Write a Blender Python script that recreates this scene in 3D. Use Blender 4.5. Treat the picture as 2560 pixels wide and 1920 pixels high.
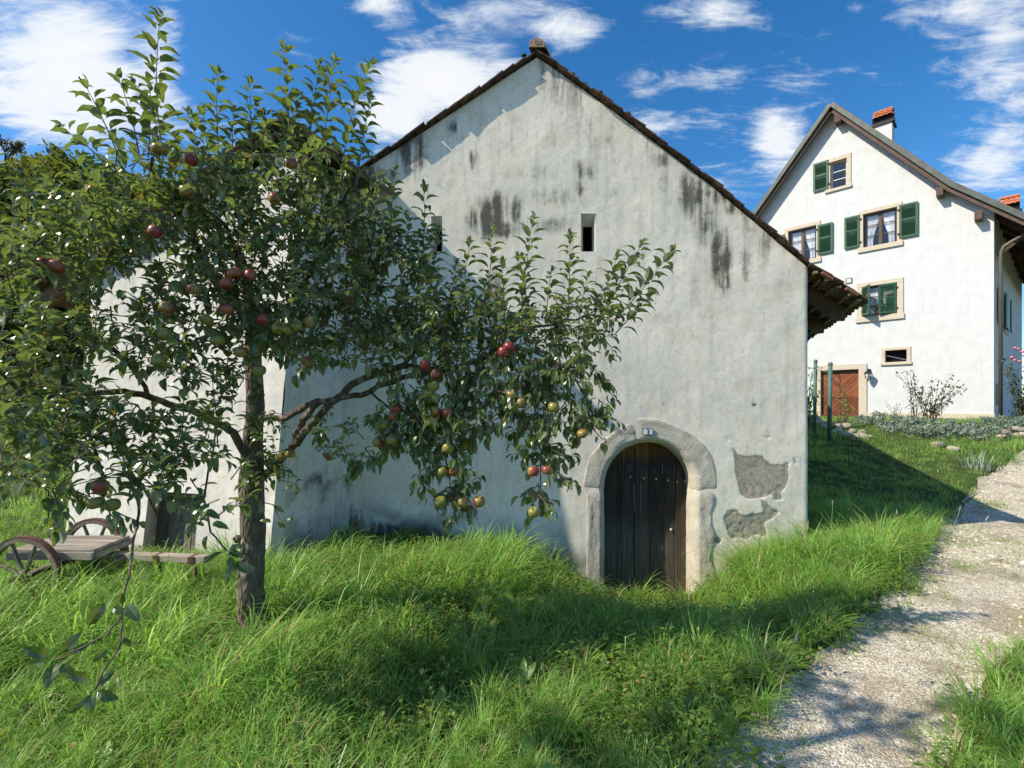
import bpy, bmesh, math, random
import numpy as np
from mathutils import Vector, Matrix, Quaternion, Euler

for _o in list(bpy.data.objects):
    bpy.data.objects.remove(_o, do_unlink=True)
SC = bpy.context.scene
COL = SC.collection
R = math.radians
rnd = random.Random(7)
NR = np.random.default_rng(11)

# ------------------------------------------------------------------ camera, sky, sun, exposure
F, CX, HY = 1200.0, 1280.0, 1010.0          # focal length, centre column, horizon row of a 2560 px wide picture
cam_d = bpy.data.cameras.new('camera')
cam_d.sensor_width = 36.0
cam_d.lens = 36.0 * F / 2560.0
cam_d.shift_y = 50.0 / 2560.0
cam_d.clip_start = 0.05
cam_d.clip_end = 2000.0
cam = bpy.data.objects.new('camera', cam_d)
cam.rotation_euler = (R(90), 0, 0)
COL.objects.link(cam)
SC.camera = cam

SUN_EL = R(42.0)
_h = Vector((-0.953, -0.303, 0)).normalized()
TO_SUN = Vector((_h.x * math.cos(SUN_EL), _h.y * math.cos(SUN_EL), math.sin(SUN_EL)))
sun_d = bpy.data.lights.new('sun', 'SUN')
sun_d.energy = 4.0
sun_d.angle = R(0.55)
sun_d.color = (1.0, 0.90, 0.73)
sun = bpy.data.objects.new('sun', sun_d)
sun.rotation_euler = TO_SUN.to_track_quat('Z', 'Y').to_euler()
COL.objects.link(sun)

SC.view_settings.view_transform = 'Standard'
SC.view_settings.look = 'None'
SC.view_settings.exposure = 0.62
SC.view_settings.gamma = 1.0
SC.view_settings.use_curve_mapping = False
SC.render.engine = 'CYCLES'
SC.cycles.use_denoising = True
SC.cycles.max_bounces = 6
SC.cycles.diffuse_bounces = 4
SC.cycles.glossy_bounces = 2
SC.cycles.transmission_bounces = 3
SC.cycles.transparent_max_bounces = 6
SC.cycles.caustics_reflective = False
SC.cycles.caustics_refractive = False

class N:
    """small helper to write node trees"""
    def __init__(s, tree):
        s.t = tree; s.n = tree.nodes; s.l = tree.links
    def new(s, typ, **kw):
        nd = s.n.new(typ)
        for k, v in kw.items():
            setattr(nd, k, v)
        return nd
    def put(s, sock, val):
        if hasattr(val, 'is_output'):
            s.l.new(val, sock)
        else:
            if isinstance(val, (tuple, list)) and len(val) == 3 and sock.type == 'RGBA':
                val = (*val, 1)
            sock.default_value = val
    def math(s, op, a, b=0.0, c=0.0, clamp=False):
        m = s.new('ShaderNodeMath', operation=op); m.use_clamp = clamp
        s.put(m.inputs[0], a); s.put(m.inputs[1], b)
        if op in ('MULTIPLY_ADD', 'SMOOTH_MIN', 'SMOOTH_MAX'): s.put(m.inputs[2], c)
        return m.outputs[0]
    def vmath(s, op, a, b=None, scale=None):
        m = s.new('ShaderNodeVectorMath', operation=op)
        s.put(m.inputs[0], a)
        if b is not None: s.put(m.inputs[1], b)
        if scale is not None: s.put(m.inputs['Scale'], scale)
        return m.outputs['Value'] if op in ('LENGTH', 'DOT_PRODUCT', 'DISTANCE') else m.outputs[0]
    def noise(s, vec, scale, detail=4.0, rough=0.55, dist=0.0, out='Fac', norm=True):
        m = s.new('ShaderNodeTexNoise')
        if vec is not None: s.l.new(vec, m.inputs['Vector'])
        m.inputs['Scale'].default_value = scale; m.inputs['Detail'].default_value = detail
        m.inputs['Roughness'].default_value = rough; m.inputs['Distortion'].default_value = dist
        return m.outputs[out]
    def ramp(s, fac, stops, interp='LINEAR'):
        m = s.new('ShaderNodeValToRGB'); m.color_ramp.interpolation = interp
        e = m.color_ramp.elements
        while len(e) < len(stops): e.new(0.5)
        for el, (p, c) in zip(e, stops):
            el.position = p
            el.color = (*c, 1) if isinstance(c, (tuple, list)) else (c, c, c, 1)
        s.put(m.inputs[0], fac)
        return m.outputs[0]
    def mix(s, fac, a, b, mode='MIX'):
        m = s.new('ShaderNodeMix', data_type='RGBA', blend_type=mode)
        s.put(m.inputs['Factor'], fac); s.put(m.inputs['A'], a) if False else None
        ia = [i for i in m.inputs if i.name == 'A' and i.type == 'RGBA'][0]
        ib = [i for i in m.inputs if i.name == 'B' and i.type == 'RGBA'][0]
        s.put(ia, a); s.put(ib, b)
        return [o for o in m.outputs if o.type == 'RGBA'][0]
    def maprange(s, v, a, b, c=0.0, d=1.0, smooth=True):
        m = s.new('ShaderNodeMapRange')
        m.interpolation_type = 'SMOOTHSTEP' if smooth else 'LINEAR'
        s.put(m.inputs[0], v)
        for i, x in enumerate((a, b, c, d)): s.put(m.inputs[i + 1], x)
        return m.outputs[0]
    def mapping(s, vec, scale=(1, 1, 1), rot=(0, 0, 0), loc=(0, 0, 0)):
        m = s.new('ShaderNodeMapping'); s.l.new(vec, m.inputs[0])
        m.inputs['Scale'].default_value = scale; m.inputs['Rotation'].default_value = rot; m.inputs['Location'].default_value = loc
        return m.outputs[0]

def make_world():
    w = bpy.data.worlds.new('World'); SC.world = w; w.use_nodes = True
    w.cycles.sampling_method = 'NONE'
    w.node_tree.nodes.clear()
    n = N(w.node_tree)
    sky = n.new('ShaderNodeTexSky', sky_type='NISHITA')
    sky.sun_disc = False
    sky.sun_elevation = SUN_EL
    sky.sun_rotation = math.atan2(TO_SUN.x, TO_SUN.y)
    sky.altitude = 500.0; sky.air_density = 1.0; sky.dust_density = 0.7; sky.ozone_density = 2.2
    hs = n.new('ShaderNodeHueSaturation'); hs.inputs['Saturation'].default_value = 1.36; hs.inputs['Value'].default_value = 1.0
    n.l.new(sky.outputs[0], hs.inputs['Color'])
    tc = n.new('ShaderNodeTexCoord')
    d = tc.outputs['Generated']
    sep = n.new('ShaderNodeSeparateXYZ'); n.l.new(d, sep.inputs[0])
    # directions laid out on a tilted cloud layer
    zz = n.math('MAXIMUM', n.math('ADD', sep.outputs[2], 0.18), 0.05)
    comb = n.new('ShaderNodeCombineXYZ')
    n.l.new(n.math('DIVIDE', sep.outputs[0], zz), comb.inputs[0])
    n.l.new(n.math('DIVIDE', sep.outputs[1], zz), comb.inputs[1])
    lay = comb.outputs[0]
    n1 = n.noise(lay, 2.1, 6, 0.66, 0.6)
    n2 = n.noise(n.mapping(lay, (1.0, 3.6, 1), (0, 0, R(38))), 2.4, 5, 0.66, 1.1)
    n3 = n.noise(n.mapping(lay, (1.0, 2.2, 1), (0, 0, R(30))), 7.5, 5, 0.66, 0.8)
    fb = n.math('ADD', n.math('ADD', n.math('MULTIPLY', n1, 0.42), n.math('MULTIPLY', n2, 0.32)), n.math('MULTIPLY', n3, 0.26))
    # where the larger clouds stand (compass bearing / height), the rest of the sky keeps the loose scatter
    blobs = [(40, 170, 260, 210, .26), (220, 130, 190, 160, .19), (320, 270, 230, 120, .20), (415, 110, 60, 160, .17),
             (1040, 230, 150, 120, .33), (1190, 190, 150, 85, .27), (970, 320, 80, 110, .15), (1430, 85, 95, 55, .27), (1270, 35, 150, 55, .20), (960, 10, 110, 60, .18),
             (1780, 30, 190, 60, .21), (1950, 350, 75, 80, .30), (1600, 235, 70, 120, .17), (1720, 310, 130, 60, .15), (1770, 190, 100, 50, .15),
             (2500, 230, 190, 150, .22), (2430, 20, 220, 80, .22), (2460, 430, 200, 85, .21), (2280, 130, 90, 60, .02), (700, 60, 120, 60, .05)]
    gx = n.math('DIVIDE', sep.outputs[0], n.math('MAXIMUM', sep.outputs[1], 0.02))
    gz = n.math('DIVIDE', sep.outputs[2], n.math('MAXIMUM', sep.outputs[1], 0.02))
    gv = n.new('ShaderNodeCombineXYZ'); n.l.new(gx, gv.inputs[0]); n.l.new(gz, gv.inputs[1])
    tot = None
    for (u, v, ru, rv, st) in blobs:
        q = n.vmath('MULTIPLY', n.vmath('SUBTRACT', gv.outputs[0], ((u - CX) / F, (HY - v) / F, 0)), (F / ru, F / rv, 0))
        g = n.maprange(n.vmath('LENGTH', q), 1.5, 0.0, 0.0, st)
        tot = g if tot is None else n.math('ADD', tot, g)
    cov = n.math('ADD', n.math('MULTIPLY_ADD', fb, 1.55, -.275), n.math('MULTIPLY', tot, 1.05))
    a = n.maprange(cov, 0.545, 0.82, 0.0, 1.0)
    a = n.math('MULTIPLY', a, n.maprange(sep.outputs[2], -0.02, 0.12, 0.0, 1.0))
    body = n.ramp(n.maprange(cov, 0.60, 1.0), [(0.0, (0.86, 0.93, 1.0)), (1.0, (1.0, 1.0, 1.0))])
    bgs = n.new('ShaderNodeBackground'); n.l.new(hs.outputs[0], bgs.inputs[0]); bgs.inputs[1].default_value = 0.122
    bgc = n.new('ShaderNodeBackground'); n.l.new(body, bgc.inputs[0]); bgc.inputs[1].default_value = 0.66
    mx = n.new('ShaderNodeMixShader'); n.l.new(n.math('MULTIPLY', a, 0.93), mx.inputs[0]); n.l.new(bgs.outputs[0], mx.inputs[1]); n.l.new(bgc.outputs[0], mx.inputs[2])
    out = n.new('ShaderNodeOutputWorld'); n.l.new(mx.outputs[0], out.inputs[0])
make_world()

# ------------------------------------------------------------------ general helpers
def px(u, v, Y):
    """the place at distance Y that stands at picture column u, row v (2560 x 1920)"""
    return Vector(((u - CX) / F * Y, Y, (HY - v) / F * Y))
K = 2560.0 / 2212.0
def pz(u, v, Y):
    return px(u * K, v * K, Y)

def _hash(ix, iy, seed):
    h = (ix.astype(np.int64) * 374761393 + iy.astype(np.int64) * 668265263 + seed * 974634777) & 0x7fffffff
    h = ((h ^ (h >> 13)) * 1274126177) & 0x7fffffff
    return ((h ^ (h >> 16)) & 0xffff) / 65535.0
def vnoise(x, y, seed=0):
    x = np.asarray(x, float); y = np.asarray(y, float)
    ix = np.floor(x); iy = np.floor(y); fx = x - ix; fy = y - iy
    fx = fx * fx * fx * (fx * (fx * 6 - 15) + 10); fy = fy * fy * fy * (fy * (fy * 6 - 15) + 10)
    a = _hash(ix, iy, seed); b = _hash(ix + 1, iy, seed); c = _hash(ix, iy + 1, seed); e = _hash(ix + 1, iy + 1, seed)
    return (a + (b - a) * fx) * (1 - fy) + (c + (e - c) * fx) * fy
def fbm(x, y, seed=0, oct=4, gain=0.5):
    s = 0.0; amp = 1.0; tot = 0.0
    for i in range(oct):
        s = s + amp * vnoise(x * 2 ** i + 17.3 * i, y * 2 ** i - 9.1 * i, seed + i * 31); tot += amp; amp *= gain
    return s / tot
def sstep(a, b, x):
    t = np.clip((np.asarray(x, float) - a) / (b - a), 0, 1); return t * t * (3 - 2 * t)

ORG = {}
def empty(name, loc, rotz=0.0, label=None, cat=None, group=None):
    o = bpy.data.objects.new(name, None); o.empty_display_size = 0.1
    o.location = loc; o.rotation_euler = (0, 0, rotz); COL.objects.link(o)
    ORG[o.name] = Vector(loc) if rotz == 0 else Vector((0, 0, 0))
    if label: tag(o, label, cat, group)
    return o
def tag(o, label=None, cat=None, group=None, kind=None):
    if label: o['label'] = label
    if cat: o['category'] = cat
    if group: o['group'] = group
    if kind: o['kind'] = kind
    return o

class MB:
    """collects faces, then links them as one mesh object"""
    def __init__(s): s.v = []; s.f = []
    def add(s, vs, fs):
        o = len(s.v); s.v += [tuple(p) for p in vs]; s.f += [tuple(i + o for i in f) for f in fs]; return s
    def box(s, c, d, rot=None, taper=1.0):
        hx, hy, hz = d[0] / 2, d[1] / 2, d[2] / 2
        vs = []
        for z, k in ((-hz, 1.0), (hz, taper)):
            for x, y in ((-hx, -hy), (hx, -hy), (hx, hy), (-hx, hy)): vs.append(Vector((x * k, y * k, z)))
        if rot is not None: vs = [rot @ p for p in vs]
        c = Vector(c)
        return s.add([p + c for p in vs], [(3, 2, 1, 0), (4, 5, 6, 7), (0, 1, 5, 4), (1, 2, 6, 5), (2, 3, 7, 6), (3, 0, 4, 7)])
    def span(s, a, b):
        return s.box([(p + q) / 2 for p, q in zip(a, b)], [abs(q - p) for p, q in zip(a, b)])
    def beam(s, p, q, w, h, up=(0, 0, 1)):
        p = Vector(p); q = Vector(q); d = (q - p); L = d.length; d.normalize()
        up = Vector(up); side = d.cross(up)
        if side.length < 1e-4: side = d.cross(Vector((1, 0, 0)))
        side.normalize(); up = side.cross(d)
        m = Matrix((side, d, up)).transposed()
        return s.box((p + q) / 2, (w, L, h), m)
    def tube(s, pts, rad, n=7, cap=True):
        pts = [Vector(p) for p in pts]
        if not hasattr(rad, '__len__'): rad = [rad] * len(pts)
        o = len(s.v); prev = None
        for i, p in enumerate(pts):
            t = (pts[min(i + 1, len(pts) - 1)] - pts[max(i - 1, 0)]).normalized()
            if prev is None:
                a = t.orthogonal().normalized()
            else:
                a = (prev - t * prev.dot(t)); a = a.normalized() if a.length > 1e-5 else t.orthogonal().normalized()
            prev = a; b = t.cross(a)
            for k in range(n):
                an = 2 * math.pi * k / n
                s.v.append(tuple(p + (a * math.cos(an) + b * math.sin(an)) * rad[i]))
        for i in range(len(pts) - 1):
            for k in range(n):
                k2 = (k + 1) % n
                s.f.append((o + i * n + k, o + i * n + k2, o + (i + 1) * n + k2, o + (i + 1) * n + k))
        if cap:
            s.f.append(tuple(o + k for k in range(n))[::-1]); e = o + (len(pts) - 1) * n
            s.f.append(tuple(e + k for k in range(n)))
        return s
    def lathe(s, prof, n=16, at=(0, 0, 0), rot=None):
        o = len(s.v); at = Vector(at)
        for r, z in prof:
            for k in range(n):
                a = 2 * math.pi * k / n; p = Vector((r * math.cos(a), r * math.sin(a), z))
                if rot is not None: p = rot @ p
                s.v.append(tuple(p + at))
        for i in range(len(prof) - 1):
            for k in range(n):
                k2 = (k + 1) % n
                s.f.append((o + i * n + k, o + i * n + k2, o + (i + 1) * n + k2, o + (i + 1) * n + k))
        return s
    def prism(s, poly, off):
        """poly: 3-D outline, off: extrusion vector"""
        n = len(poly); off = Vector(off); vs = [Vector(p) for p in poly] + [Vector(p) + off for p in poly]
        return s.add(vs, [tuple(range(n))[::-1], tuple(range(n, 2 * n))] + [(i, (i + 1) % n, (i + 1) % n + n, i + n) for i in range(n)])
    def mesh(s, name, shift=(0, 0, 0)):
        me = bpy.data.meshes.new(name); sh = Vector(shift)
        me.from_pydata([tuple(Vector(p) - sh) for p in s.v], [], s.f); me.update(); return me
    def build(s, name, mat, parent=None, smooth=False, bevel=0.0, at=None, local=False):
        sh = Vector((0, 0, 0))
        if parent is not None and not local: sh = ORG.get(parent.name, Vector((0, 0, 0)))
        me = s.mesh(name, sh)
        o = bpy.data.objects.new(name, me); COL.objects.link(o)
        me.materials.append(mat)
        if smooth: me.polygons.foreach_set('use_smooth', [True] * len(me.polygons))
        if parent is not None:
            o.parent = parent; ORG[o.name] = sh
        if bevel > 0:
            b = o.modifiers.new('bevel', 'BEVEL'); b.width = bevel; b.segments = 2; b.limit_method = 'ANGLE'; b.angle_limit = R(40)
        return o
def link_mesh(name, me, parent, M):
    o = bpy.data.objects.new(name, me); COL.objects.link(o); o.parent = parent
    o.matrix_local = M
    return o
def np_mesh(name, V, Fq, mat, parent=None, smooth=True, sub=True):
    """numpy arrays to one mesh object (quads or triangles)"""
    me = bpy.data.meshes.new(name); k = Fq.shape[1]
    V = np.asarray(V, np.float32)
    sh = Vector((0, 0, 0))
    if parent is not None and sub: sh = ORG.get(parent.name, Vector((0, 0, 0)))
    V = V - np.array(sh, np.float32)
    me.vertices.add(len(V)); me.vertices.foreach_set('co', V.ravel())
    me.loops.add(Fq.size); me.loops.foreach_set('vertex_index', Fq.ravel().astype(np.int32))
    me.polygons.add(len(Fq)); me.polygons.foreach_set('loop_start', np.arange(0, Fq.size, k, dtype=np.int32))
    me.polygons.foreach_set('use_smooth', np.full(len(Fq), smooth))
    me.update(calc_edges=True); me.validate()
    o = bpy.data.objects.new(name, me); COL.objects.link(o); me.materials.append(mat)
    if parent is not None: o.parent = parent; ORG[o.name] = sh
    return o
def col_attr(o, name, arr):
    a = o.data.attributes.new(name, 'FLOAT_COLOR', 'POINT')
    arr = np.asarray(arr, np.float32)
    if arr.shape[1] == 3: arr = np.concatenate([arr, np.ones((len(arr), 1), np.float32)], 1)
    a.data.foreach_set('color', arr.ravel())

# ------------------------------------------------------------------ materials
def new_mat(name):
    m = bpy.data.materials.new(name); m.use_nodes = True; m.node_tree.nodes.clear()
    return m, N(m.node_tree)
def finish(n, col, rough=0.8, bump=None, strength=0.3, dist=0.01, spec=0.3, metal=0.0, extra=None):
    p = n.new('ShaderNodeBsdfPrincipled')
    n.put(p.inputs['Base Color'], col); n.put(p.inputs['Roughness'], rough)
    p.inputs['Specular IOR Level'].default_value = spec; p.inputs['Metallic'].default_value = metal
    if bump is not None:
        b = n.new('ShaderNodeBump'); b.inputs['Strength'].default_value = strength; b.inputs['Distance'].default_value = dist
        n.l.new(bump, b.inputs['Height']); n.l.new(b.outputs[0], p.inputs['Normal'])
    o = n.new('ShaderNodeOutputMaterial'); n.l.new((extra(p) if extra else p.outputs[0]), o.inputs[0])
    return p
def plain(name, c, rough=0.7, var=0.25, scale=8.0, bump=0.3, bscale=40.0, spec=0.3, metal=0.0, stretch=(1, 1, 1), dist=0.01, rand=0.0):
    m, n = new_mat(name)
    tc = n.new('ShaderNodeTexCoord'); v = n.mapping(tc.outputs['Object'], stretch)
    f = n.noise(v, scale, 3, 0.6, 0.0)
    dark = tuple(x * (1 - var) for x in c); light = tuple(min(1, x * (1 + var)) for x in c)
    col = n.ramp(f, [(0.28, dark), (0.72, light)])
    if rand > 0:
        oi = n.new('ShaderNodeObjectInfo')
        k = n.maprange(oi.outputs['Random'], 0, 1, 1 - rand, 1 + rand, False)
        col = n.vmath('SCALE', col, scale=k)
    b = n.noise(v, bscale, 2, 0.65)
    finish(n, col, rough, b, bump, dist, spec, metal)
    return m

M = {}
M['dark_wood'] = plain('dark_wood', (0.07, 0.05, 0.035), 0.8, 0.45, 6, 0.5, 60, stretch=(1, .25, 1), rand=.2)
M['grey_wood'] = plain('grey_wood', (0.30, 0.26, 0.21), 0.85, 0.4, 7, 0.5, 50, stretch=(.25, 2, 2))
M['deck_wood'] = plain('deck_wood', (0.30, 0.255, 0.205), 0.85, 0.45, 5, 0.5, 60, stretch=(.5, 3, 2))
M['brown_wood'] = plain('brown_wood', (0.16, 0.085, 0.045), 0.75, 0.4, 6, 0.4, 60, stretch=(.3, 2, 2))
M['old_batten'] = plain('old_batten', (0.20, 0.15, 0.085), 0.85, 0.4, 6, 0.4, 60, stretch=(2, .25, 2))
M['rim_wood'] = plain('rim_wood', (0.17, 0.135, 0.105), 0.75, 0.45, 9, 0.5, 60)
M['rust'] = plain('rust', (0.13, 0.060, 0.042), 0.8, 0.5, 25, 0.5, 90)
M['roof_tile'] = plain('roof_tile', (0.105, 0.062, 0.045), 0.9, 0.55, 14, 0.5, 70, rand=.35)
M['eave_tile'] = plain('eave_tile', (0.075, 0.055, 0.035), 0.9, 0.55, 10, 0.5, 60, rand=.3)
M['ridge_tile'] = plain('ridge_tile', (0.36, 0.24, 0.16), 0.9, 0.45, 9, 0.6, 50)
M['cap_tile'] = plain('cap_tile', (0.52, 0.17, 0.08), 0.8, 0.25, 12, 0.3, 60, rand=.15)
M['moss'] = plain('moss', (0.055, 0.06, 0.02), 0.95, 0.5, 30, 0.8, 90)
M['inside'] = plain('inside', (0.012, 0.011, 0.010), 0.95, 0.2, 5, 0.1, 20)
M['surround'] = plain('surround', (0.56, 0.49, 0.395), 0.75, 0.10, 14, 0.2, 90)
M['shutter_green'] = plain('shutter_green', (0.020, 0.082, 0.044), 0.45, 0.12, 5, 0.1, 60, spec=.5)
M['window_wood'] = plain('window_wood', (0.10, 0.06, 0.04), 0.5, 0.2, 8, 0.1, 60)
M['window_pale'] = plain('window_pale', (0.60, 0.52, 0.42), 0.5, 0.1, 8, 0.1, 60)
M['white_paint'] = plain('white_paint', (0.75, 0.75, 0.74), 0.5, 0.06, 8, 0.1, 60)
M['verge_metal'] = plain('verge_metal', (0.085, 0.105, 0.092), 0.5, 0.3, 4, 0.15, 30, spec=.4)
M['soffit'] = plain('soffit', (0.115, 0.078, 0.064), 0.75, 0.25, 6, 0.3, 60)
M['pipe'] = plain('pipe', (0.10, 0.085, 0.075), 0.45, 0.2, 8, 0.1, 60, spec=.5)
M['house_roof'] = plain('house_roof', (0.20, 0.10, 0.07), 0.9, 0.4, 6, 0.4, 30)
M['curtain'] = plain('curtain', (0.80, 0.82, 0.86), 0.9, 0.05, 8, 0.1, 60)
M['black_metal'] = plain('black_metal', (0.02, 0.02, 0.022), 0.5, 0.2, 8, 0.1, 60)
M['steel'] = plain('steel', (0.55, 0.55, 0.55), 0.3, 0.1, 8, 0.05, 60, metal=.9)
M['pole_green'] = plain('pole_green', (0.075, 0.155, 0.13), 0.55, 0.15, 8, 0.1, 60)
M['lamp_glass'] = plain('lamp_glass', (0.6, 0.62, 0.62), 0.2, 0.05, 8, 0.0, 60, spec=.6)
M['stone'] = plain('stone', (0.42, 0.36, 0.28), 0.9, 0.4, 9, 0.7, 40, rand=.3)
M['soil'] = plain('soil', (0.05, 0.035, 0.022), 0.95, 0.4, 12, 0.8, 50)
M['plate_white'] = plain('plate_white', (0.66, 0.72, 0.74), 0.3, 0.06, 20, 0.05, 60, spec=.5)
M['plate_blue'] = plain('plate_blue', (0.018, 0.028, 0.05), 0.35, 0.2, 20, 0.05, 60, spec=.5)
M['chalk'] = plain('chalk', (0.20, 0.22, 0.24), 0.9, 0.4, 60, 0.2, 60)
M['faint_chalk'] = plain('faint_chalk', (0.060, 0.068, 0.072), 0.9, 0.5, 60, 0.2, 60)
M['nail'] = plain('nail', (0.55, 0.53, 0.48), 0.5, 0.2, 60, 0.2, 60)
M['pink'] = plain('pink', (0.58, 0.20, 0.24), 0.6, 0.2, 20, 0.1, 60)
M['hinge'] = plain('hinge', (0.03, 0.028, 0.026), 0.6, 0.3, 20, 0.3, 60)
M['wire'] = plain('wire', (0.25, 0.23, 0.2), 0.6, 0.2, 20, 0.1, 60)

def bark_mat(name, c, lichen, sc=1.0):
    m, n = new_mat(name)
    tc = n.new('ShaderNodeTexCoord'); v = tc.outputs['Object']
    a = n.noise(n.mapping(v, (1, 1, .35)), 28 * sc, 4, 0.7, 0.3)
    b = n.noise(v, 9 * sc, 2, 0.6)
    col = n.ramp(a, [(0.3, tuple(x * .45 for x in c)), (0.7, tuple(x * 1.35 for x in c))])
    col = n.mix(n.maprange(b, .56, .70), col, lichen)
    fis = n.new('ShaderNodeTexVoronoi'); fis.feature = 'DISTANCE_TO_EDGE'; fis.inputs['Scale'].default_value = 26 * sc
    n.l.new(n.mapping(v, (1, 1, .3)), fis.inputs['Vector'])
    h = n.math('ADD', n.math('MULTIPLY', a, .6), n.maprange(fis.outputs['Distance'], 0, .25, 0, .6))
    finish(n, col, .92, h, .9, .02, .15)
    return m
M['bark'] = bark_mat('bark', (0.155, 0.125, 0.095), (0.33, 0.31, 0.24))
M['twig'] = plain('twig', (0.15, 0.10, 0.07), .75, .35, 30, .3, 80)
M['shoot'] = plain('shoot', (0.24, 0.21, 0.17), .7, .3, 30, .3, 80)
M['far_bark'] = plain('far_bark', (0.09, 0.07, 0.05), .9, .35, 10, .4, 30)

def leaf_mat(name, top, top2, under, trans, tfac=0.34, rough=0.36, spec=0.5, yellow=None, gloss=None):
    """thin leaf: 'tint' red = shade between the two greens, tint green = dry when near 1"""
    m, n = new_mat(name)
    at = n.new('ShaderNodeAttribute', attribute_name='tint')
    s = n.new('ShaderNodeSeparateColor'); n.l.new(at.outputs['Color'], s.inputs[0])
    r1 = s.outputs[0]
    col = n.mix(r1, top, top2); tr = n.mix(r1, tuple(x * .75 for x in trans), trans)
    if yellow is not None:
        k = n.maprange(s.outputs[1], .955, .985); col = n.mix(k, col, yellow); tr = n.mix(k, tr, tuple(x * .8 for x in yellow))
    geo = n.new('ShaderNodeNewGeometry')
    c = n.mix(geo.outputs['Backfacing'], col, under) if under else col
    t = n.new('ShaderNodeBsdfTranslucent'); n.put(t.inputs[0], tr)
    if gloss is None:
        p = n.new('ShaderNodeBsdfPrincipled'); n.put(p.inputs['Base Color'], c)
        n.put(p.inputs['Roughness'], n.math('MULTIPLY_ADD', geo.outputs['Backfacing'], .35, rough)); p.inputs['Specular IOR Level'].default_value = spec
    else:
        p = n.new('ShaderNodeBsdfDiffuse'); n.put(p.inputs[0], c)
    mx = n.new('ShaderNodeMixShader'); mx.inputs[0].default_value = tfac
    n.l.new(p.outputs[0], mx.inputs[1]); n.l.new(t.outputs[0], mx.inputs[2]); out = mx.outputs[0]
    if gloss:
        g = n.new('ShaderNodeBsdfGlossy'); g.inputs['Roughness'].default_value = rough; m2 = n.new('ShaderNodeMixShader'); m2.inputs[0].default_value = gloss
        n.l.new(out, m2.inputs[1]); n.l.new(g.outputs[0], m2.inputs[2]); out = m2.outputs[0]
    o = n.new('ShaderNodeOutputMaterial'); n.l.new(out, o.inputs[0])
    return m
M['apple_leaf'] = leaf_mat('apple_leaf', (0.048, 0.092, 0.021), (0.145, 0.205, 0.048), (0.28, 0.31, 0.21), (0.29, 0.40, 0.055), .33, .26, 1.0, (0.45, 0.33, 0.03))
M['grass'] = leaf_mat('grass', (0.066, 0.185, 0.036), (0.33, 0.54, 0.115), None, (0.56, 0.86, 0.14), .46, .45, .45, (0.46, 0.37, 0.17), gloss=.035)
M['herb'] = leaf_mat('herb', (0.09, 0.185, 0.032), (0.22, 0.33, 0.060), None, (0.48, 0.64, 0.085), .40, .45, .4, (0.36, 0.28, 0.09), gloss=.04)
M['far_leaf'] = leaf_mat('far_leaf', (0.035, 0.062, 0.014), (0.10, 0.13, 0.024), None, (0.26, 0.31, 0.04), .35, .6, .25, gloss=.02)
M['far_yellow'] = leaf_mat('far_yellow', (0.09, 0.13, 0.018), (0.24, 0.24, 0.028), None, (0.46, 0.44, 0.04), .4, .6, .25, gloss=.02)
M['thin_leaf'] = leaf_mat('thin_leaf', (0.10, 0.09, 0.05), (0.07, 0.10, 0.03), None, (0.22, 0.20, 0.06), .3, .6, .25, gloss=.02)
M['silver_leaf'] = leaf_mat('silver_leaf', (0.20, 0.27, 0.20), (0.33, 0.41, 0.32), None, (0.18, 0.25, 0.14), .2, .7, .2, gloss=.02)
M['rose_leaf'] = leaf_mat('rose_leaf', (0.02, 0.045, 0.015), (0.04, 0.075, 0.02), None, (0.10, 0.18, 0.03), .3, .45, .4, gloss=.05)
M['shrub_leaf'] = leaf_mat('shrub_leaf', (0.10, 0.12, 0.05), (0.16, 0.11, 0.07), None, (0.24, 0.24, 0.08), .3, .6, .2, gloss=.02)
def lerp3(a, b_, k): return a + (b_ - a) * k[..., None]
def plaster_color(x, z, base, grey, warm, mould, patch, damp):
    """colour of old lime plaster from its wear: washes, runs, mould, damp foot, bare mortar"""
    A = lambda t: np.array(t, float)
    big = fbm(x * 1.1, z * 1.1, 901, 4); mid = fbm(x * 4.5, z * 4.5, 903, 5, .6); fine = fbm(x * 26, z * 26, 905, 3, .6); run = fbm(x * 16, z * 1.3, 907, 5, .62)
    c = lerp3(np.broadcast_to(A(base), x.shape + (3,)), A(grey), sstep(.34, .66, big))
    c = lerp3(c, A(warm), .55 * sstep(.48, .70, mid)); c = lerp3(c, A(grey) * .62, .32 * sstep(.52, .76, run)); c = lerp3(c, A(grey) * .55, .30 * sstep(.55, .8, fine))
    c = lerp3(c, A((.125, .132, .130)), damp * (.55 + .45 * sstep(.25, .6, mid)))
    mm = sstep(.10, 1.10, mould + (fine - .5) * .55); c = lerp3(c, A((.060, .060, .052)), .90 * mm)
    pn = fbm(x * 9, z * 9, 909, 5, .65); pc = lerp3(lerp3(np.broadcast_to(A((.27, .235, .18)), x.shape + (3,)), A((.37, .33, .26)), sstep(.25, .5, pn)), A((.45, .41, .335)), sstep(.5, .75, pn))
    return lerp3(c, pc, patch)
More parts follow.
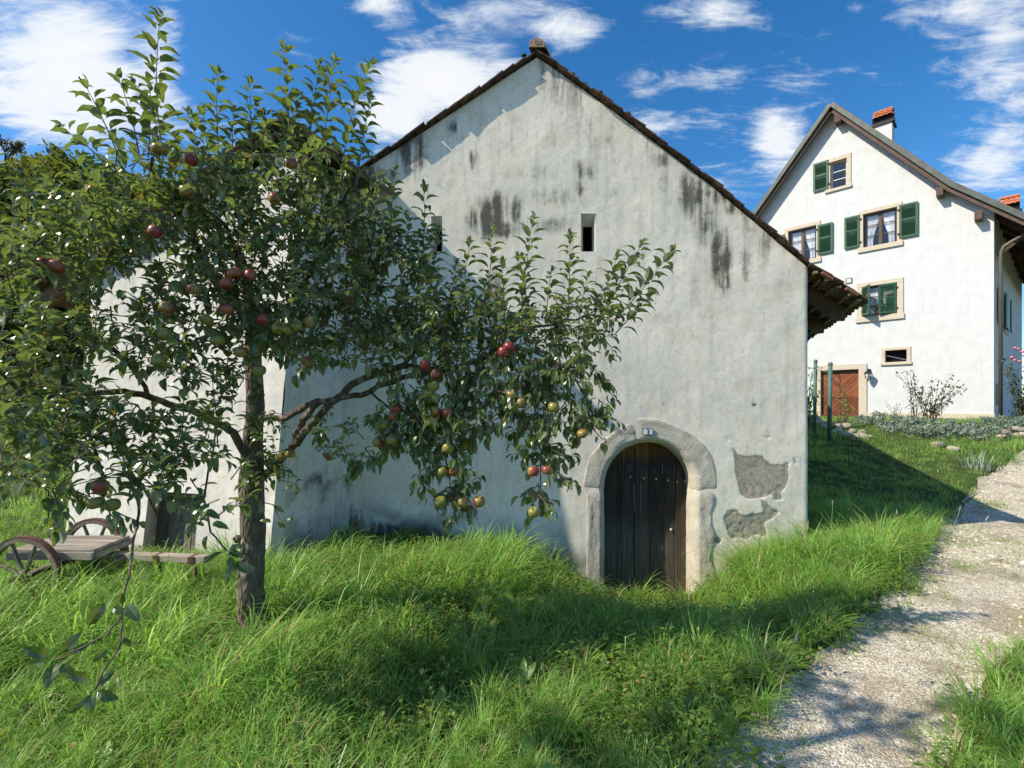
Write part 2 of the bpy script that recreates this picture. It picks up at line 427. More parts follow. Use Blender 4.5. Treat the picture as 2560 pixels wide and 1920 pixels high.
def plaster_mat():
    """wear = washes and runs; masks red = bare mortar, green = mould; the fine noise gives them ragged edges"""
    m, n = new_mat('old_plaster'); tc = n.new('ShaderNodeTexCoord'); v = tc.outputs['Object']
    at = n.new('ShaderNodeAttribute', attribute_name='wear'); f = n.noise(v, 42, 4, .72); g_ = n.noise(v, 13, 4, .65)
    mk = n.new('ShaderNodeAttribute', attribute_name='masks'); s = n.new('ShaderNodeSeparateColor'); n.l.new(mk.outputs['Color'], s.inputs[0])
    col = n.vmath('SCALE', at.outputs['Color'], scale=n.maprange(f, .25, .75, .90, 1.08))
    mo = n.maprange(n.math('ADD', s.outputs[1], n.math('MULTIPLY', n.math('SUBTRACT', f, .5), 1.15)), .14, 1.2)
    col = n.mix(n.math('MULTIPLY', mo, .88), col, (0.052, 0.052, 0.046))
    e_ = n.math('ADD', s.outputs[0], n.math('MULTIPLY', n.math('SUBTRACT', g_, .5), .55))
    bare = n.maprange(e_, .45, .56); rim = n.math('MULTIPLY', n.maprange(e_, .40, .47), n.maprange(e_, .50, .44))
    col = n.mix(bare, col, n.ramp(n.math('ADD', n.math('MULTIPLY', f, .5), n.math('MULTIPLY', g_, .5)), [(.36, (0.25, 0.215, 0.165)), (.52, (0.41, 0.365, 0.29)), (.66, (0.53, 0.485, 0.40))]))
    col = n.mix(n.math('MULTIPLY', rim, .15), col, (0.80, 0.77, 0.70))
    h = n.math('SUBTRACT', n.math('MULTIPLY_ADD', bare, .9, 0.0), 0.0); h = n.math('SUBTRACT', n.math('MULTIPLY', f, n.math('MULTIPLY_ADD', bare, 1.2, .45)), n.math('MULTIPLY', bare, 1.1))
    finish(n, col, .92, h, .42, .012, .1); return m
M['old_plaster'] = plaster_mat()
M['wing_door'] = plain('wing_door', (0.17, 0.15, 0.125), .85, .4, 9, .5, 50, stretch=(2, 2, .3))
M['verge_red'] = plain('verge_red', (0.24, 0.105, 0.065), .9, .4, 20, .4, 60)
M['plain_plaster'] = plain('plain_plaster', (0.64, 0.62, 0.575), .92, .10, 3, .25, 40, spec=.1)
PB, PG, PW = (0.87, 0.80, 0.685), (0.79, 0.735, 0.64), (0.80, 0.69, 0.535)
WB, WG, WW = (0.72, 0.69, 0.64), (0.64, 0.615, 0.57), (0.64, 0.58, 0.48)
def house_plaster():
    m, n = new_mat('house_plaster')
    tc = n.new('ShaderNodeTexCoord'); v = tc.outputs['Object']
    a = n.noise(v, 26, 3, .7); b = n.noise(v, 3, 2, .6)
    col = n.mix(n.maprange(b, .35, .7), (0.645, 0.66, 0.665), (0.59, 0.61, 0.62))
    col = n.mix(n.math('MULTIPLY', n.maprange(a, .5, .8), .30), col, (0.46, 0.47, 0.47))
    st_ = n.noise(n.mapping(v, (7, 7, .35)), 1.2, 3, .6); col = n.mix(n.maprange(st_, .52, .75, 0, .16), col, (0.40, 0.40, 0.38))
    finish(n, col, .95, a, .55, .02, .1)
    return m
M['house_plaster'] = house_plaster()

def arch_stone_mat():
    m, n = new_mat('arch_stone')
    tc = n.new('ShaderNodeTexCoord'); v = tc.outputs['Object']
    a = n.noise(v, 30, 3, .7); b = n.noise(v, 4, 2, .6)
    vo = n.new('ShaderNodeTexVoronoi'); vo.inputs['Scale'].default_value = 70; n.l.new(v, vo.inputs['Vector'])
    col = n.ramp(b, [(.3, (0.50, 0.45, 0.375)), (.7, (0.63, 0.575, 0.485))])
    col = n.mix(n.math('MULTIPLY', n.maprange(a, .5, .75), .40), col, (0.36, 0.32, 0.26))
    col = n.mix(n.maprange(n.noise(v, 11, 4, .6), .6, .72, 0, .5), col, (0.40, 0.39, 0.27))
    h = n.math('ADD', a, n.math('MULTIPLY', vo.outputs['Distance'], .7))
    oi = n.new('ShaderNodeObjectInfo'); col = n.vmath('SCALE', col, scale=n.maprange(oi.outputs['Random'], 0, 1, .84, 1.06, False))
    col = n.mix(n.maprange(n.noise(v, 7, 3, .7), .52, .68, 0, .5), col, (0.34, 0.31, 0.265))
    finish(n, col, .9, h, .5, .010, .15)
    return m
M['arch_stone'] = arch_stone_mat()

def door_mat():
    m, n = new_mat('door_wood')
    geo = n.new('ShaderNodeNewGeometry'); v = geo.outputs['Position']
    oi = n.new('ShaderNodeObjectInfo')
    g = n.noise(n.mapping(v, (38, 8, 1.3)), 2.0, 5, .7, .3)
    col = n.ramp(g, [(.30, (0.012, 0.010, 0.008)), (.60, (0.052, 0.042, 0.033)), (.85, (0.16, 0.14, 0.115))])
    sp = n.new('ShaderNodeSeparateXYZ'); n.l.new(v, sp.inputs[0])
    up = n.maprange(n.math('ADD', sp.outputs[2], n.math('MULTIPLY', n.math('SUBTRACT', g, .5), .30)), -.78, -.56)
    col = n.mix(n.math('MULTIPLY', up, .85), col, n.ramp(g, [(.3, (0.09, 0.045, 0.015)), (.8, (0.24, 0.125, 0.040))]))
    low = n.maprange(n.math('ADD', sp.outputs[2], n.math('MULTIPLY', n.math('SUBTRACT', g, .5), .5)), -1.35, -1.9)
    col = n.mix(n.math('MULTIPLY', low, .75), col, n.ramp(g, [(.3, (0.06, 0.048, 0.036)), (.8, (0.27, 0.225, 0.175))]))
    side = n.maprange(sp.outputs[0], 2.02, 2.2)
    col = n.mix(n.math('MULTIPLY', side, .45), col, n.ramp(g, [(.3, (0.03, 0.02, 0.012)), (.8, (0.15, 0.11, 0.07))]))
    col = n.vmath('SCALE', col, scale=n.maprange(oi.outputs['Random'], 0, 1, .8, 1.3, False))
    finish(n, col, .8, g, .5, .01, .2)
    return m
M['door_wood'] = door_mat()

# ------------------------------------------------------------------ the lie of the land
def wall_foot(X):
    return np.interp(X, [-3, -2.1, -.6, .4, .9, 1.15, 2.25, 2.6, 3.0, 3.7, 5.0], [-1.56, -1.56, -1.72, -1.96, -2.16, -2.42, -2.42, -2.12, -1.92, -1.82, -1.78])
def path_edges(Y):
    l = np.interp(Y, [-3, 0, 1.0, 2.27, 2.99, 3.5, 5.3, 7.6, 9.6, 12.5, 30], [-2.6, -.7, .2, 1.22, 1.86, 2.5, 4.55, 7.1, 9.5, 14.0, 44])
    w = np.interp(Y, [0, 2.27, 3, 3.5, 5.3, 7.6, 9.6, 14], [.7, .70, .90, 1.08, 1.75, 2.4, 2.9, 4.2])
    return l, l + w
def H(X, Y):
    X = np.asarray(X, float); Y = np.asarray(Y, float)
    h = -1.69 + .05 * (fbm(X * .9, Y * .9, 3, 3) - .5) * 2
    t = X * .1 + Y
    h = h + 1.10 * sstep(8.0, 17.0, t) * sstep(-3, 3, X)
    h = h + .09 * np.exp(-((X + .9) / 1.2) ** 2 - ((Y - 4.7) / .8) ** 2)
    k = sstep(4.7, 5.75, Y) * (1 - sstep(6.6, 8.0, Y)) * sstep(-3.2, -2.2, X) * (1 - sstep(3.9, 4.6, X))
    h = h * (1 - k) + wall_foot(X) * k
    k = sstep(3.4, 5.3, Y) * (1 - sstep(6.4, 7.5, Y)) * np.exp(-(np.maximum(0, X - 2.05) / .5) ** 2 - (np.maximum(0, 1.15 - X) / .75) ** 2)
    h = h * (1 - k) + np.minimum(h, np.interp(X, [-1, .4, .9, 1.15], [-1.8, -2.0, -2.22, -2.47])) * k
    l, r = path_edges(Y)
    d = np.maximum(l - X, X - r)
    h = h - .05 * (1 - sstep(-.1, .25, d))
    q = np.clip((-X - 6.5) * .5 + (Y - 9) * .5, 0, None)
    h = h + .30 * q * sstep(-4.5, -9, X) - .0 * q
    return h
def Hs(x, y): return float(H(np.array([x]), np.array([y]))[0])

def ground_mat():
    m, n = new_mat('ground')
    geo = n.new('ShaderNodeNewGeometry'); a = n.noise(geo.outputs['Position'], 7, 4, .65)
    finish(n, n.ramp(a, [(.3, (0.030, 0.050, 0.014)), (.5, (0.055, 0.085, 0.022)), (.7, (0.070, 0.058, 0.028))]), .95, None, spec=.1)
    return m
def gravel_mat():
    m, n = new_mat('gravel')
    geo = n.new('ShaderNodeNewGeometry'); v = geo.outputs['Position']
    vo = n.new('ShaderNodeTexVoronoi'); vo.inputs['Scale'].default_value = 105; n.l.new(v, vo.inputs['Vector'])
    sc = n.new('ShaderNodeSeparateColor'); n.l.new(vo.outputs['Color'], sc.inputs[0])
    col = n.ramp(sc.outputs[0], [(.0, (0.25, 0.215, 0.16)), (.4, (0.48, 0.42, 0.315)), (.75, (0.70, 0.635, 0.50)), (1, (0.86, 0.82, 0.71))])
    soil = n.noise(v, 1.7, 4, .68, .4)
    col = n.mix(n.maprange(soil, .46, .60, 0, .55), col, (0.26, 0.205, 0.13))
    finish(n, col, .92, n.math('MULTIPLY', vo.outputs['Distance'], -1.0), .8, .008, .2)
    return m
M['ground'] = ground_mat(); M['gravel'] = gravel_mat()

def warp(lo, hi, a, b, step, grow=1.16):
    xs = list(np.arange(a, b + 1e-6, step)); s = step; x = a
    left = []
    while x > lo: s *= grow; x -= s; left.append(x)
    s = step; x = xs[-1]
    while x < hi: s *= grow; x += s; xs.append(x)
    return np.array(left[::-1] + xs)
gxs = warp(-260, 320, -7, 12, .12); gys = warp(-40, 420, .2, 18, .12)
GX, GY = np.meshgrid(gxs, gys)
GZ = H(GX, GY)
nx, ny = len(gxs), len(gys)
idx = np.arange(nx * ny).reshape(ny, nx)
fq = np.stack([idx[:-1, :-1], idx[:-1, 1:], idx[1:, 1:], idx[1:, :-1]], -1).reshape(-1, 4)
g = np_mesh('ground', np.stack([GX, GY, GZ], -1).reshape(-1, 3), fq, M['ground'])
tag(g, kind='structure'); g['label'] = 'uneven meadow ground falling to the cellar door and rising to the house'

# gravel path, a sheet just above the ground
ys = np.concatenate([np.arange(-2, 12, .1), np.arange(12, 30, .5)])
cols_ = np.linspace(0, 1, 17)
V = []
for y in ys:
    l, r = path_edges(y)
    l = float(l) - .12 + .22 * (float(fbm(np.array([y * 1.7]), np.array([.3]), 5, 3)[0]) - .5) * 2
    r = float(r) + .12 + .26 * (float(fbm(np.array([y * 1.5]), np.array([7.3]), 6, 3)[0]) - .5) * 2
    for c in cols_:
        x = l + (r - l) * c
        V.append((x, y, Hs(x, y) + .006 + .018 * math.sin(math.pi * c)))
k = len(cols_); idx = np.arange(len(V)).reshape(-1, k)
fq = np.stack([idx[:-1, :-1], idx[:-1, 1:], idx[1:, 1:], idx[1:, :-1]], -1).reshape(-1, 4)
p_ = np_mesh('path', np.array(V), fq, M['gravel'])
tag(p_, kind='structure'); p_['label'] = 'pale gravel path running up to the right past the barn'

# ------------------------------------------------------------------ the barn
BY = 6.0
SKEW = 0.40                                       # the barn's sides run back at a slant
barn = empty('barn', (0.7, 6.0, -1.8), 0.0, 'old grey plastered barn with arched cellar door and stained gable wall', 'barn')
prof_l = [(.31, 4.33), (-.9, 3.535), (-1.95, 2.86), (-2.45, 2.55)]
prof_r = [(.31, 4.33), (.48, 4.22), (1.41, 3.55), (2.51, 2.71), (3.70, 1.70)]
def roofline(X):
    pts = sorted(prof_l[1:] + prof_r)
    return np.interp(X, [p[0] for p in pts], [p[1] for p in pts])
def fx(u): return (u - CX) / F * BY
def fz(v): return (HY - v) / F * BY
SL = []   # slits: outer x0,x1,z0,z1
z7 = lambda x, y: (fx(850 + .5425 * x), fz(80 + .5425 * y))
SL.append((z7(1110, 0)[0], z7(1177, 0)[0], z7(0, 1012)[1], z7(0, 836)[1]))
SL.append((z7(420, 0)[0], z7(470, 0)[0], z7(0, 1012)[1], z7(0, 848)[1]))
DCX, DSP, DR = 1.72, -1.04, .55                  # door: centre, spring line, radius
xs = np.arange(-2.45, 3.70 + 1e-6, .0175); zs = np.arange(-2.75, 4.36, .0175)
xs = np.unique(np.concatenate([xs, [s for q in SL for s in q[:2]], [3.70]])); zs = np.unique(np.concatenate([zs, [s for q in SL for s in q[2:]]]))
FX, FZ = np.meshgrid(xs, zs); top = roofline(FX)
cellz = (zs[:-1] + zs[1:]) / 2; cellx = (xs[:-1] + xs[1:]) / 2
CXg, CZg = np.meshgrid(cellx, cellz)
keep = FZ[:-1, :-1] < np.minimum(top[:-1, :-1], top[:-1, 1:]) + .015
for (a, b, c, d) in SL: keep &= ~((CXg > a) & (CXg < b) & (CZg > c) & (CZg < d))
rr = np.hypot(CXg - DCX, np.maximum(CZg - DSP, 0)); keep &= ~(rr < DR + .08)
FZ2 = np.minimum(FZ, top)
# marks on the plaster
U = CX + FX / BY * F; Vv = HY - FZ2 / BY * F
st = np.zeros_like(FX)
for (u, v, ru, rv, s) in [(1129, 319, 12, 18, .9), (1029, 384, 45, 55, .8), (931, 449, 50, 38, .85), (893, 475, 34, 60, .9), (1184, 400, 12, 24, .8), (1463, 427, 30, 25, .75), (1447, 470, 17, 24, .65),
        (1224, 546, 40, 48, .85), (1246, 520, 22, 38, 1.0), (1290, 530, 14, 38, .7), (1186, 546, 20, 30, .8), (1262, 575, 30, 24, .8), (1392, 492, 110, 26, .34), (1371, 563, 95, 22, .42), (1330, 430, 60, 22, .3),
        (1734, 481, 34, 58, .85), (1761, 546, 30, 66, .62), (1803, 640, 24, 62, 1.0), (1808, 700, 20, 40, .7), (1864, 660, 18, 50, .5), (1799, 484, 55, 30, .8), (1653, 400, 26, 20, .55), (1850, 520, 42, 20, .7), (1900, 575, 40, 14, .5),
        (1235, 731, 26, 44, .7), (1447, 726, 22, 20, .35), (1363, 188, 8, 60, .45), (1384, 185, 5, 45, .4), (1500, 350, 60, 14, .28), (1110, 460, 60, 18, .25), (1560, 480, 40, 20, .3),
        (1660, 1010, 5, 4, .6), (1885, 1012, 6, 4, .8), (860, 1310, 60, 40, .75), (960, 1325, 80, 22, .6), (1080, 1330, 60, 20, .5), (1170, 1280, 40, 30, .4)]:
    d = np.sqrt(((U - u) / ru) ** 2 + ((Vv - v) / rv) ** 2); st = np.maximum(st, s * np.clip(1.6 - d * 1.0, 0, 1.15) / 1.15)
streak = fbm(FX * 20, FZ * 1.1, 41, 5, .62); blot = fbm(FX * 9, FZ * 5, 43, 5, .6)
st = np.minimum(1.1, 1.3 * st * (.42 + .62 * sstep(.34, .66, streak) + .34 * sstep(.4, .62, blot)))
under = np.clip(1 - (top - FZ) / .95, 0, 1) * sstep(.45, .70, fbm(FX * 2.6, FZ * .5, 47, 4)) * .85
st = np.maximum(st, under * (.4 + .6 * sstep(.4, .65, streak)))
gl = sstep(.60, .80, fbm(FX * 20, FZ * .9, 51, 4, .6)) * .46 * sstep(.8, 3.0, FZ)
st = np.maximum(st, gl)
foot = wall_foot(FX)
dm = np.clip(1 - (FZ - foot - .02) / .42, 0, 1) * sstep(.36, .60, fbm(FX * 2.4, FZ * 3.2, 61, 4)) * (1 - sstep(1.0, 2.2, FX) * .8)
dm = np.maximum(dm, .55 * sstep(.55, .7, fbm(FX * 1.5, FZ * 2.0, 63, 4)) * np.clip(1 - (FZ - foot) / .75, 0, 1) * (FX < 1.1))
def inpoly(PX, PY, poly):
    r = np.zeros(PX.shape, bool); m = len(poly)
    for i in range(m):
        (x1, y1), (x2, y2) = poly[i], poly[(i + 1) % m]
        c = ((y1 > PY) != (y2 > PY)); xi = (x2 - x1) * (PY - y1) / ((y2 - y1) if y2 != y1 else 1e-9) + x1
        r ^= c & (PX < xi)
    return r
JU = (U - 1700) / .211 + (fbm(FX * 16, FZ * 16, 71, 4) - .5) * 70; JV = (Vv - 1000) / .211 + (fbm(FX * 16, FZ * 16, 73, 4) - .5) * 70
pt = np.zeros(FX.shape, bool)
for poly in [[(605, 590), (672, 568), (700, 655), (760, 655), (980, 660), (1060, 740), (1150, 770), (1210, 750), (1270, 718), (1302, 735), (1295, 830), (1270, 960), (1230, 1070), (1180, 1120), (1000, 1150), (830, 1160), (715, 1125), (680, 950), (655, 800), (640, 650)],
        [(520, 1410), (560, 1320), (620, 1288), (680, 1300), (720, 1345), (850, 1372), (985, 1320), (960, 1220), (985, 1180), (1060, 1250), (1130, 1290), (1160, 1350), (1060, 1420), (1010, 1450), (1000, 1500), (1050, 1600), (600, 1660), (560, 1560), (545, 1480)],
        [(1075, 1185), (1130, 1140), (1210, 1125), (1240, 1180), (1160, 1195)], [(985, 420), (1080, 435), (1030, 465)], [(1350, 690), (1405, 700), (1400, 770), (1360, 765)], [(550, 440), (590, 445), (610, 510), (575, 505)], [(400, 1620), (440, 1590), (490, 1640), (470, 1700), (410, 1700)]]:
    pt |= inpoly(JU, JV, poly)
pt = pt.astype(float)
sm = pt.copy(); sm[1:-1, 1:-1] = (pt[1:-1, 1:-1] * 2 + pt[:-2, 1:-1] + pt[2:, 1:-1] + pt[1:-1, :-2] + pt[1:-1, 2:]) / 6
def blur0(q):
    for _ in range(3):
        w = np.pad(q, 1, mode='edge'); q = (w[1:-1, 1:-1] * 2 + w[:-2, 1:-1] + w[2:, 1:-1] + w[1:-1, :-2] + w[1:-1, 2:]) / 6
    return q
rel = -.010 * (fbm(FX * 1.6, FZ * 1.6, 81, 3) - .5) * 2 - .0030 * (fbm(FX * 5.5, FZ * 4.5, 83, 3) - .5) * 2 - .0009 * (fbm(FX * 19, FZ * 15, 85, 3) - .5) * 2
rel = rel + pt * (.005 + .005 * (fbm(FX * 17, FZ * 17, 91, 4) - .5)) + .006 * pt * sstep(.58, .7, fbm(FX * 22, FZ * 20, 93, 3)) * (FZ < -1.0)
edge = np.minimum(1, (3.70 - FX) / .03); rel = rel + (1 - np.clip(edge, 0, 1)) * .012
Vt = np.stack([FX, BY + rel, FZ2], -1).reshape(-1, 3)
idx = np.arange(FX.size).reshape(FX.shape)
fq = np.stack([idx[:-1, :-1], idx[:-1, 1:], idx[1:, 1:], idx[1:, :-1]], -1)[keep]
fac = np_mesh('gable_wall', Vt, fq, M['old_plaster'], barn)
def blur(q, n_):
    for _ in range(n_):
        w = np.pad(q, 1, mode='edge'); q = (w[1:-1, 1:-1] * 2 + w[:-2, 1:-1] + w[2:, 1:-1] + w[1:-1, :-2] + w[1:-1, 2:]) / 6
    return q
col_attr(fac, 'wear', plaster_color(FX, FZ, PB, PG, PW, st * .45, sm * 0, np.clip(dm, 0, 1)).reshape(-1, 3))
col_attr(fac, 'masks', np.stack([blur(pt, 5).ravel(), st.ravel(), st.ravel() * 0], -1))
fac['label'] = 'grey lime plaster gable with black mould streaks and bare patches'

# slit windows: splayed reveals and darkness behind
for (a, b, c, d) in SL:
    mb = MB(); w = b - a; hgt = d - c
    i = (a + w * .30, b - w * .06, c + .012, d - hgt * .20); yi = BY + .20
    o4 = [(a, BY, c), (b, BY, c), (b, BY, d), (a, BY, d)]; i4 = [(i[0], yi, i[2]), (i[1], yi, i[2]), (i[1], yi, i[3]), (i[0], yi, i[3])]
    mb.add(o4 + i4, [(0, 1, 5, 4), (1, 2, 6, 5), (2, 3, 7, 6), (3, 0, 4, 7)])
    so = mb.build('slit_window', M['plain_plaster'], barn)
    MB().add([(p[0], yi + .35, p[2]) for p in i4] + i4, [(0, 1, 2, 3), (0, 4, 5, 1), (1, 5, 6, 2), (2, 6, 7, 3), (3, 7, 4, 0)]).build('dark_opening', M['inside'], so)

# right side wall, running back
mb = MB(); x0, y0 = 3.70, BY + .012
mb.add([(x0, y0, -2.6), (x0 + SKEW * 9, y0 + 9, -2.6), (x0 + SKEW * 9, y0 + 9, 1.7), (x0, y0, 1.7), (x0 + SKEW * 9 - 6, y0 + 9, -2.6), (x0 + SKEW * 9 - 6, y0 + 9, 1.7)], [(0, 1, 2, 3), (1, 4, 5, 2)])
mb.build('side_wall', M['plain_plaster'], barn)

# arched stone door frame
def arch_pt(s, r):
    """s: 0 left foot .. 1 right foot, r: distance from the door axis"""
    Lj = 1.50; La = math.pi * .7; tot = 2 * Lj + La; q = s * tot
    if q < Lj: return (DCX - r, DSP - (Lj - q), -1, 0)
    if q > Lj + La: return (DCX + r, DSP - (q - Lj - La), 1, 0)
    a = math.pi * (1 - (q - Lj) / La); return (DCX + r * math.cos(a), DSP + r * math.sin(a), math.cos(a), math.sin(a))
def arch_s_at(ang):   # angle from the left spring, 0..180
    Lj = 1.50; La = math.pi * .7; return (Lj + La * ang / 180) / (2 * Lj + La)
stones = [(0.0, arch_s_at(-3), 0), (arch_s_at(-3), arch_s_at(77), 1), (arch_s_at(77), arch_s_at(184), 2), (arch_s_at(184), 1.0, 3)]
for (s0, s1, j) in stones:
    s0 += .0016 if s0 > 0 else 0; s1 -= .0016 if s1 < 1 else 0
    ns = max(6, int((s1 - s0) * 130)); ss = np.linspace(s0, s1, ns)
    outer = [.785, .825, .85, .79][j]
    prof = [(outer, .05), (outer, -.006)] + [(outer + (.615 - outer) * t, -.010) for t in np.linspace(.04, 1, 9)] + [(.582, .03), (.551, .085), (.55, .15), (.55, .26)]
    VV = []
    for i, s in enumerate(ss):
        for k2, (r, dy) in enumerate(prof):
            nz = fbm(np.array([s * 42]), np.array([r * 16]), 100 + j, 4, .65)[0] - .5
            rr_ = r + (nz * .03 if k2 < 9 else nz * .012)
            if j == 3 and k2 < 3: rr_ += .03 * math.sin(s * 70)
            if j == 2 and k2 < 3: rr_ += .02 * math.sin(s * 40 + 1)
            x, z, _, _ = arch_pt(s, rr_)
            end = min(i, ns - 1 - i); dd = .014 if end == 0 else 0.0
            VV.append((x, BY + dy + nz * (.020 if 1 < k2 < 11 else .008) + dd, z))
    kk = len(prof); idx = np.arange(len(VV)).reshape(ns, kk)
    fq = np.stack([idx[:-1, :-1], idx[1:, :-1], idx[1:, 1:], idx[:-1, 1:]], -1).reshape(-1, 4)
    o = np_mesh('arch_stone', np.array(VV), fq, M['arch_stone'], barn)
# joints are filled with mortar set back behind the stones
mb = MB(); prof = [(.79, .02), (.79, .002), (.622, .002), (.590, .040), (.558, .095), (.557, .24)]
for s in [arch_s_at(-3), arch_s_at(77), arch_s_at(184)]:
    a = [(arch_pt(s - .006, r)[0], BY + dy, arch_pt(s - .006, r)[1]) for r, dy in prof]; b = [(arch_pt(s + .006, r)[0], BY + dy, arch_pt(s + .006, r)[1]) for r, dy in prof]
    m_ = len(prof); MB().add(a + b, [(i, i + 1, i + 1 + m_, i + m_) for i in range(m_ - 1)]).build('mortar_joint', M['plain_plaster'], barn)
# plank door
door = MB().span((DCX - .66, BY + .30, -2.7), (DCX + .66, BY + .33, -.26)).build('door', M['inside'], barn)
door['label'] = 'weathered black plank door under the stone arch'
pxs = [1.12, 1.375, 1.425, 1.60, 1.79, 1.985, 2.13, 2.34]
for i in range(len(pxs) - 1):
    a, b = pxs[i] + .003, pxs[i + 1] - .003
    MB().span((a, BY + .262 + .005 * (i % 3), -2.7), (b, BY + .30, -.30)).build('plank', M['door_wood'], door, bevel=.004)
dpx = lambda x, y: px(1500 + x * .1085, 1100 + y * .1085, BY + .262)
for (x, y) in [(700, 850), (1005, 880), (1295, 905), (1572, 930), (1776, 960), (1950, 950)]:
    p = dpx(x, y); MB().lathe([(0, -.012), (.008, -.010), (.011, -.004), (.012, .004)], 10, p, Matrix.Rotation(R(-90), 3, 'X')).build('nail', M['nail'], door, smooth=True)
p = px(1400 + 838 * .3315, 1000 + 978 * .3315, BY + .262); MB().lathe([(0, -.014), (.012, -.011), (.016, -.004), (.017, .004)], 10, p, Matrix.Rotation(R(-90), 3, 'X')).build('lock', M['nail'], door, smooth=True)
def mark(pts, w, mat):
    mb = MB()
    for (a, b) in zip(pts[:-1], pts[1:]):
        p, q = dpx(*a), dpx(*b); mb.beam(p - Vector((0, .0035, 0)), q - Vector((0, .0035, 0)), w, .003, (0, 1, 0))
    mb.build('paint_mark', mat, door)
mark([(790, 990), (785, 1680)], .006, M['chalk']); mark([(945, 990), (945, 1680)], .007, M['chalk'])
for x, y0_, y1_, w in [(1310, 540, 770, .006), (1350, 540, 770, .005), (1400, 540, 770, .005), (1440, 530, 770, .006), (1480, 540, 760, .006), (1715, 600, 770, .007), (940, 580, 720, .005), (770, 580, 720, .004), (820, 620, 720, .004)]:
    mark([(x, y0_), (x - (40 if x == 1310 else 0), y1_)], w, M['chalk'] if x in (1715, 1440) else M['faint_chalk'])
mark([(1150, 600), (1180, 740), (1215, 650), (1245, 750), (1300, 560)], .006, M['faint_chalk'])
mark([(1600 + 60 * math.cos(a), 700 + 65 * math.sin(a)) for a in np.linspace(0, 6.283, 13)], .005, M['faint_chalk'])
mb = MB(); q = [dpx(590, 540), dpx(735, 530), dpx(730, 700), dpx(680, 740), dpx(655, 810), dpx(620, 720)]; mb.prism([p - Vector((0, .004, 0)) for p in q], (0, .002, 0)); mb.build('paint_mark', M['faint_chalk'], door)

# house number plate
pc = px(1590 + 1080 * .02712, 1060 + 710 * .02712, BY - .017)
plate = MB().box((pc.x, pc.y - .006, pc.z), (.128, .010, .084)).build('number_plate', M['plate_blue'], barn, bevel=.002)
MB().box((pc.x, pc.y - .0125, pc.z), (.111, .004, .067)).build('enamel_face', M['plate_white'], plate, bevel=.001)
sp = [(-.016, .024), (-.006, .027), (.004, .024), (.010, .016), (.007, .004), (.000, -.012), (.001, -.026)]
mb = MB()
for i, w in zip(range(len(sp) - 1), (.009, .011, .013, .014, .015, .015)):
    a, b = sp[i], sp[i + 1]; d = Vector((b[0] - a[0], 0, b[1] - a[1])).normalized() * .002
    mb.beam(Vector((pc.x + a[0], pc.y - .0155 - i * .0002, pc.z + a[1])) - d, Vector((pc.x + b[0], pc.y - .0155 - i * .0002, pc.z + b[1])) + d, w, .002, (0, 1, 0))
mb.build('numeral_seven', M['plate_blue'], plate)

# main roof: boards, verge tiles, ridge
def slab(name, a, b, y0, L, th, mat, lift=0.0, par=None):
    """roof panel between profile points a and b (x, z), running back along the skewed depth"""
    par = par or barn
    d = Vector((b[0] - a[0], 0, b[1] - a[1])).normalized(); nrm = Vector((-d.z, 0, d.x)); nrm = nrm if nrm.z > 0 else -nrm
    A = Vector((a[0] + SKEW * (y0 - BY), y0, a[1])) + nrm * lift; B = Vector((b[0] + SKEW * (y0 - BY), y0, b[1])) + nrm * lift
    mb = MB(); mb.prism([A, B, B + nrm * th, A + nrm * th], (SKEW * L, L, 0)); return mb.build(name, mat, par)
roof = MB().tube([(.31 + SKEW * .2, BY + .25, 4.40), (.31 + SKEW * 9, BY + 9, 4.40)], .09, 8).build('roof', M['roof_tile'], barn)
right = prof_r + [(4.34, 1.29)]
left = [(.31, 4.33), (-.9, 3.535), (-1.95, 2.86), (-3.2, 2.06)]
for pr in (right, left):
    for a, b in zip(pr[:-1], pr[1:]): slab('roof_panel', a, b, BY + .10, 9.2, .045, M['roof_tile'], .022, roof)
tile_me = MB().box((0, 0, 0), (.30, .34, .016)).mesh('roof_tile'); tile_me.materials.append(M['roof_tile'])
tn = 0
for pr, step in ((right, .172), (left[:-1], .168)):
    pts = [Vector((p[0], 0, p[1])) for p in pr]
    seg = [(pts[i + 1] - pts[i]).length for i in range(len(pts) - 1)]; L = sum(seg); q = .12
    while q < L - .05:
        r_ = q; i = 0
        while r_ > seg[i]: r_ -= seg[i]; i += 1
        d = (pts[i + 1] - pts[i]).normalized(); p = pts[i] + d * r_
        ang = math.atan2(d.z, d.x); sgn = 1 if d.x > 0 else -1
        nrm = Vector((-d.z, 0, d.x)); nrm = nrm if nrm.z > 0 else -nrm
        for lay in (0,):
            Mx = Matrix.Translation(p + nrm * (.030 + .026 * lay + rnd.uniform(-.004, .006)) + d * (.08 * lay) + Vector((0, BY + .10 + rnd.uniform(-.03, .02), 0)) - ORG[barn.name])
            Mx = Mx @ Matrix.Rotation(-ang if sgn > 0 else math.pi - ang, 4, 'Y') @ Matrix.Rotation(rnd.uniform(-.03, .03), 4, 'Z') @ Matrix.Rotation(R(-4) if sgn > 0 else R(-4), 4, 'Y')
            link_mesh('roof_tile', tile_me, roof, Mx)
        q += step * rnd.uniform(.94, 1.06)
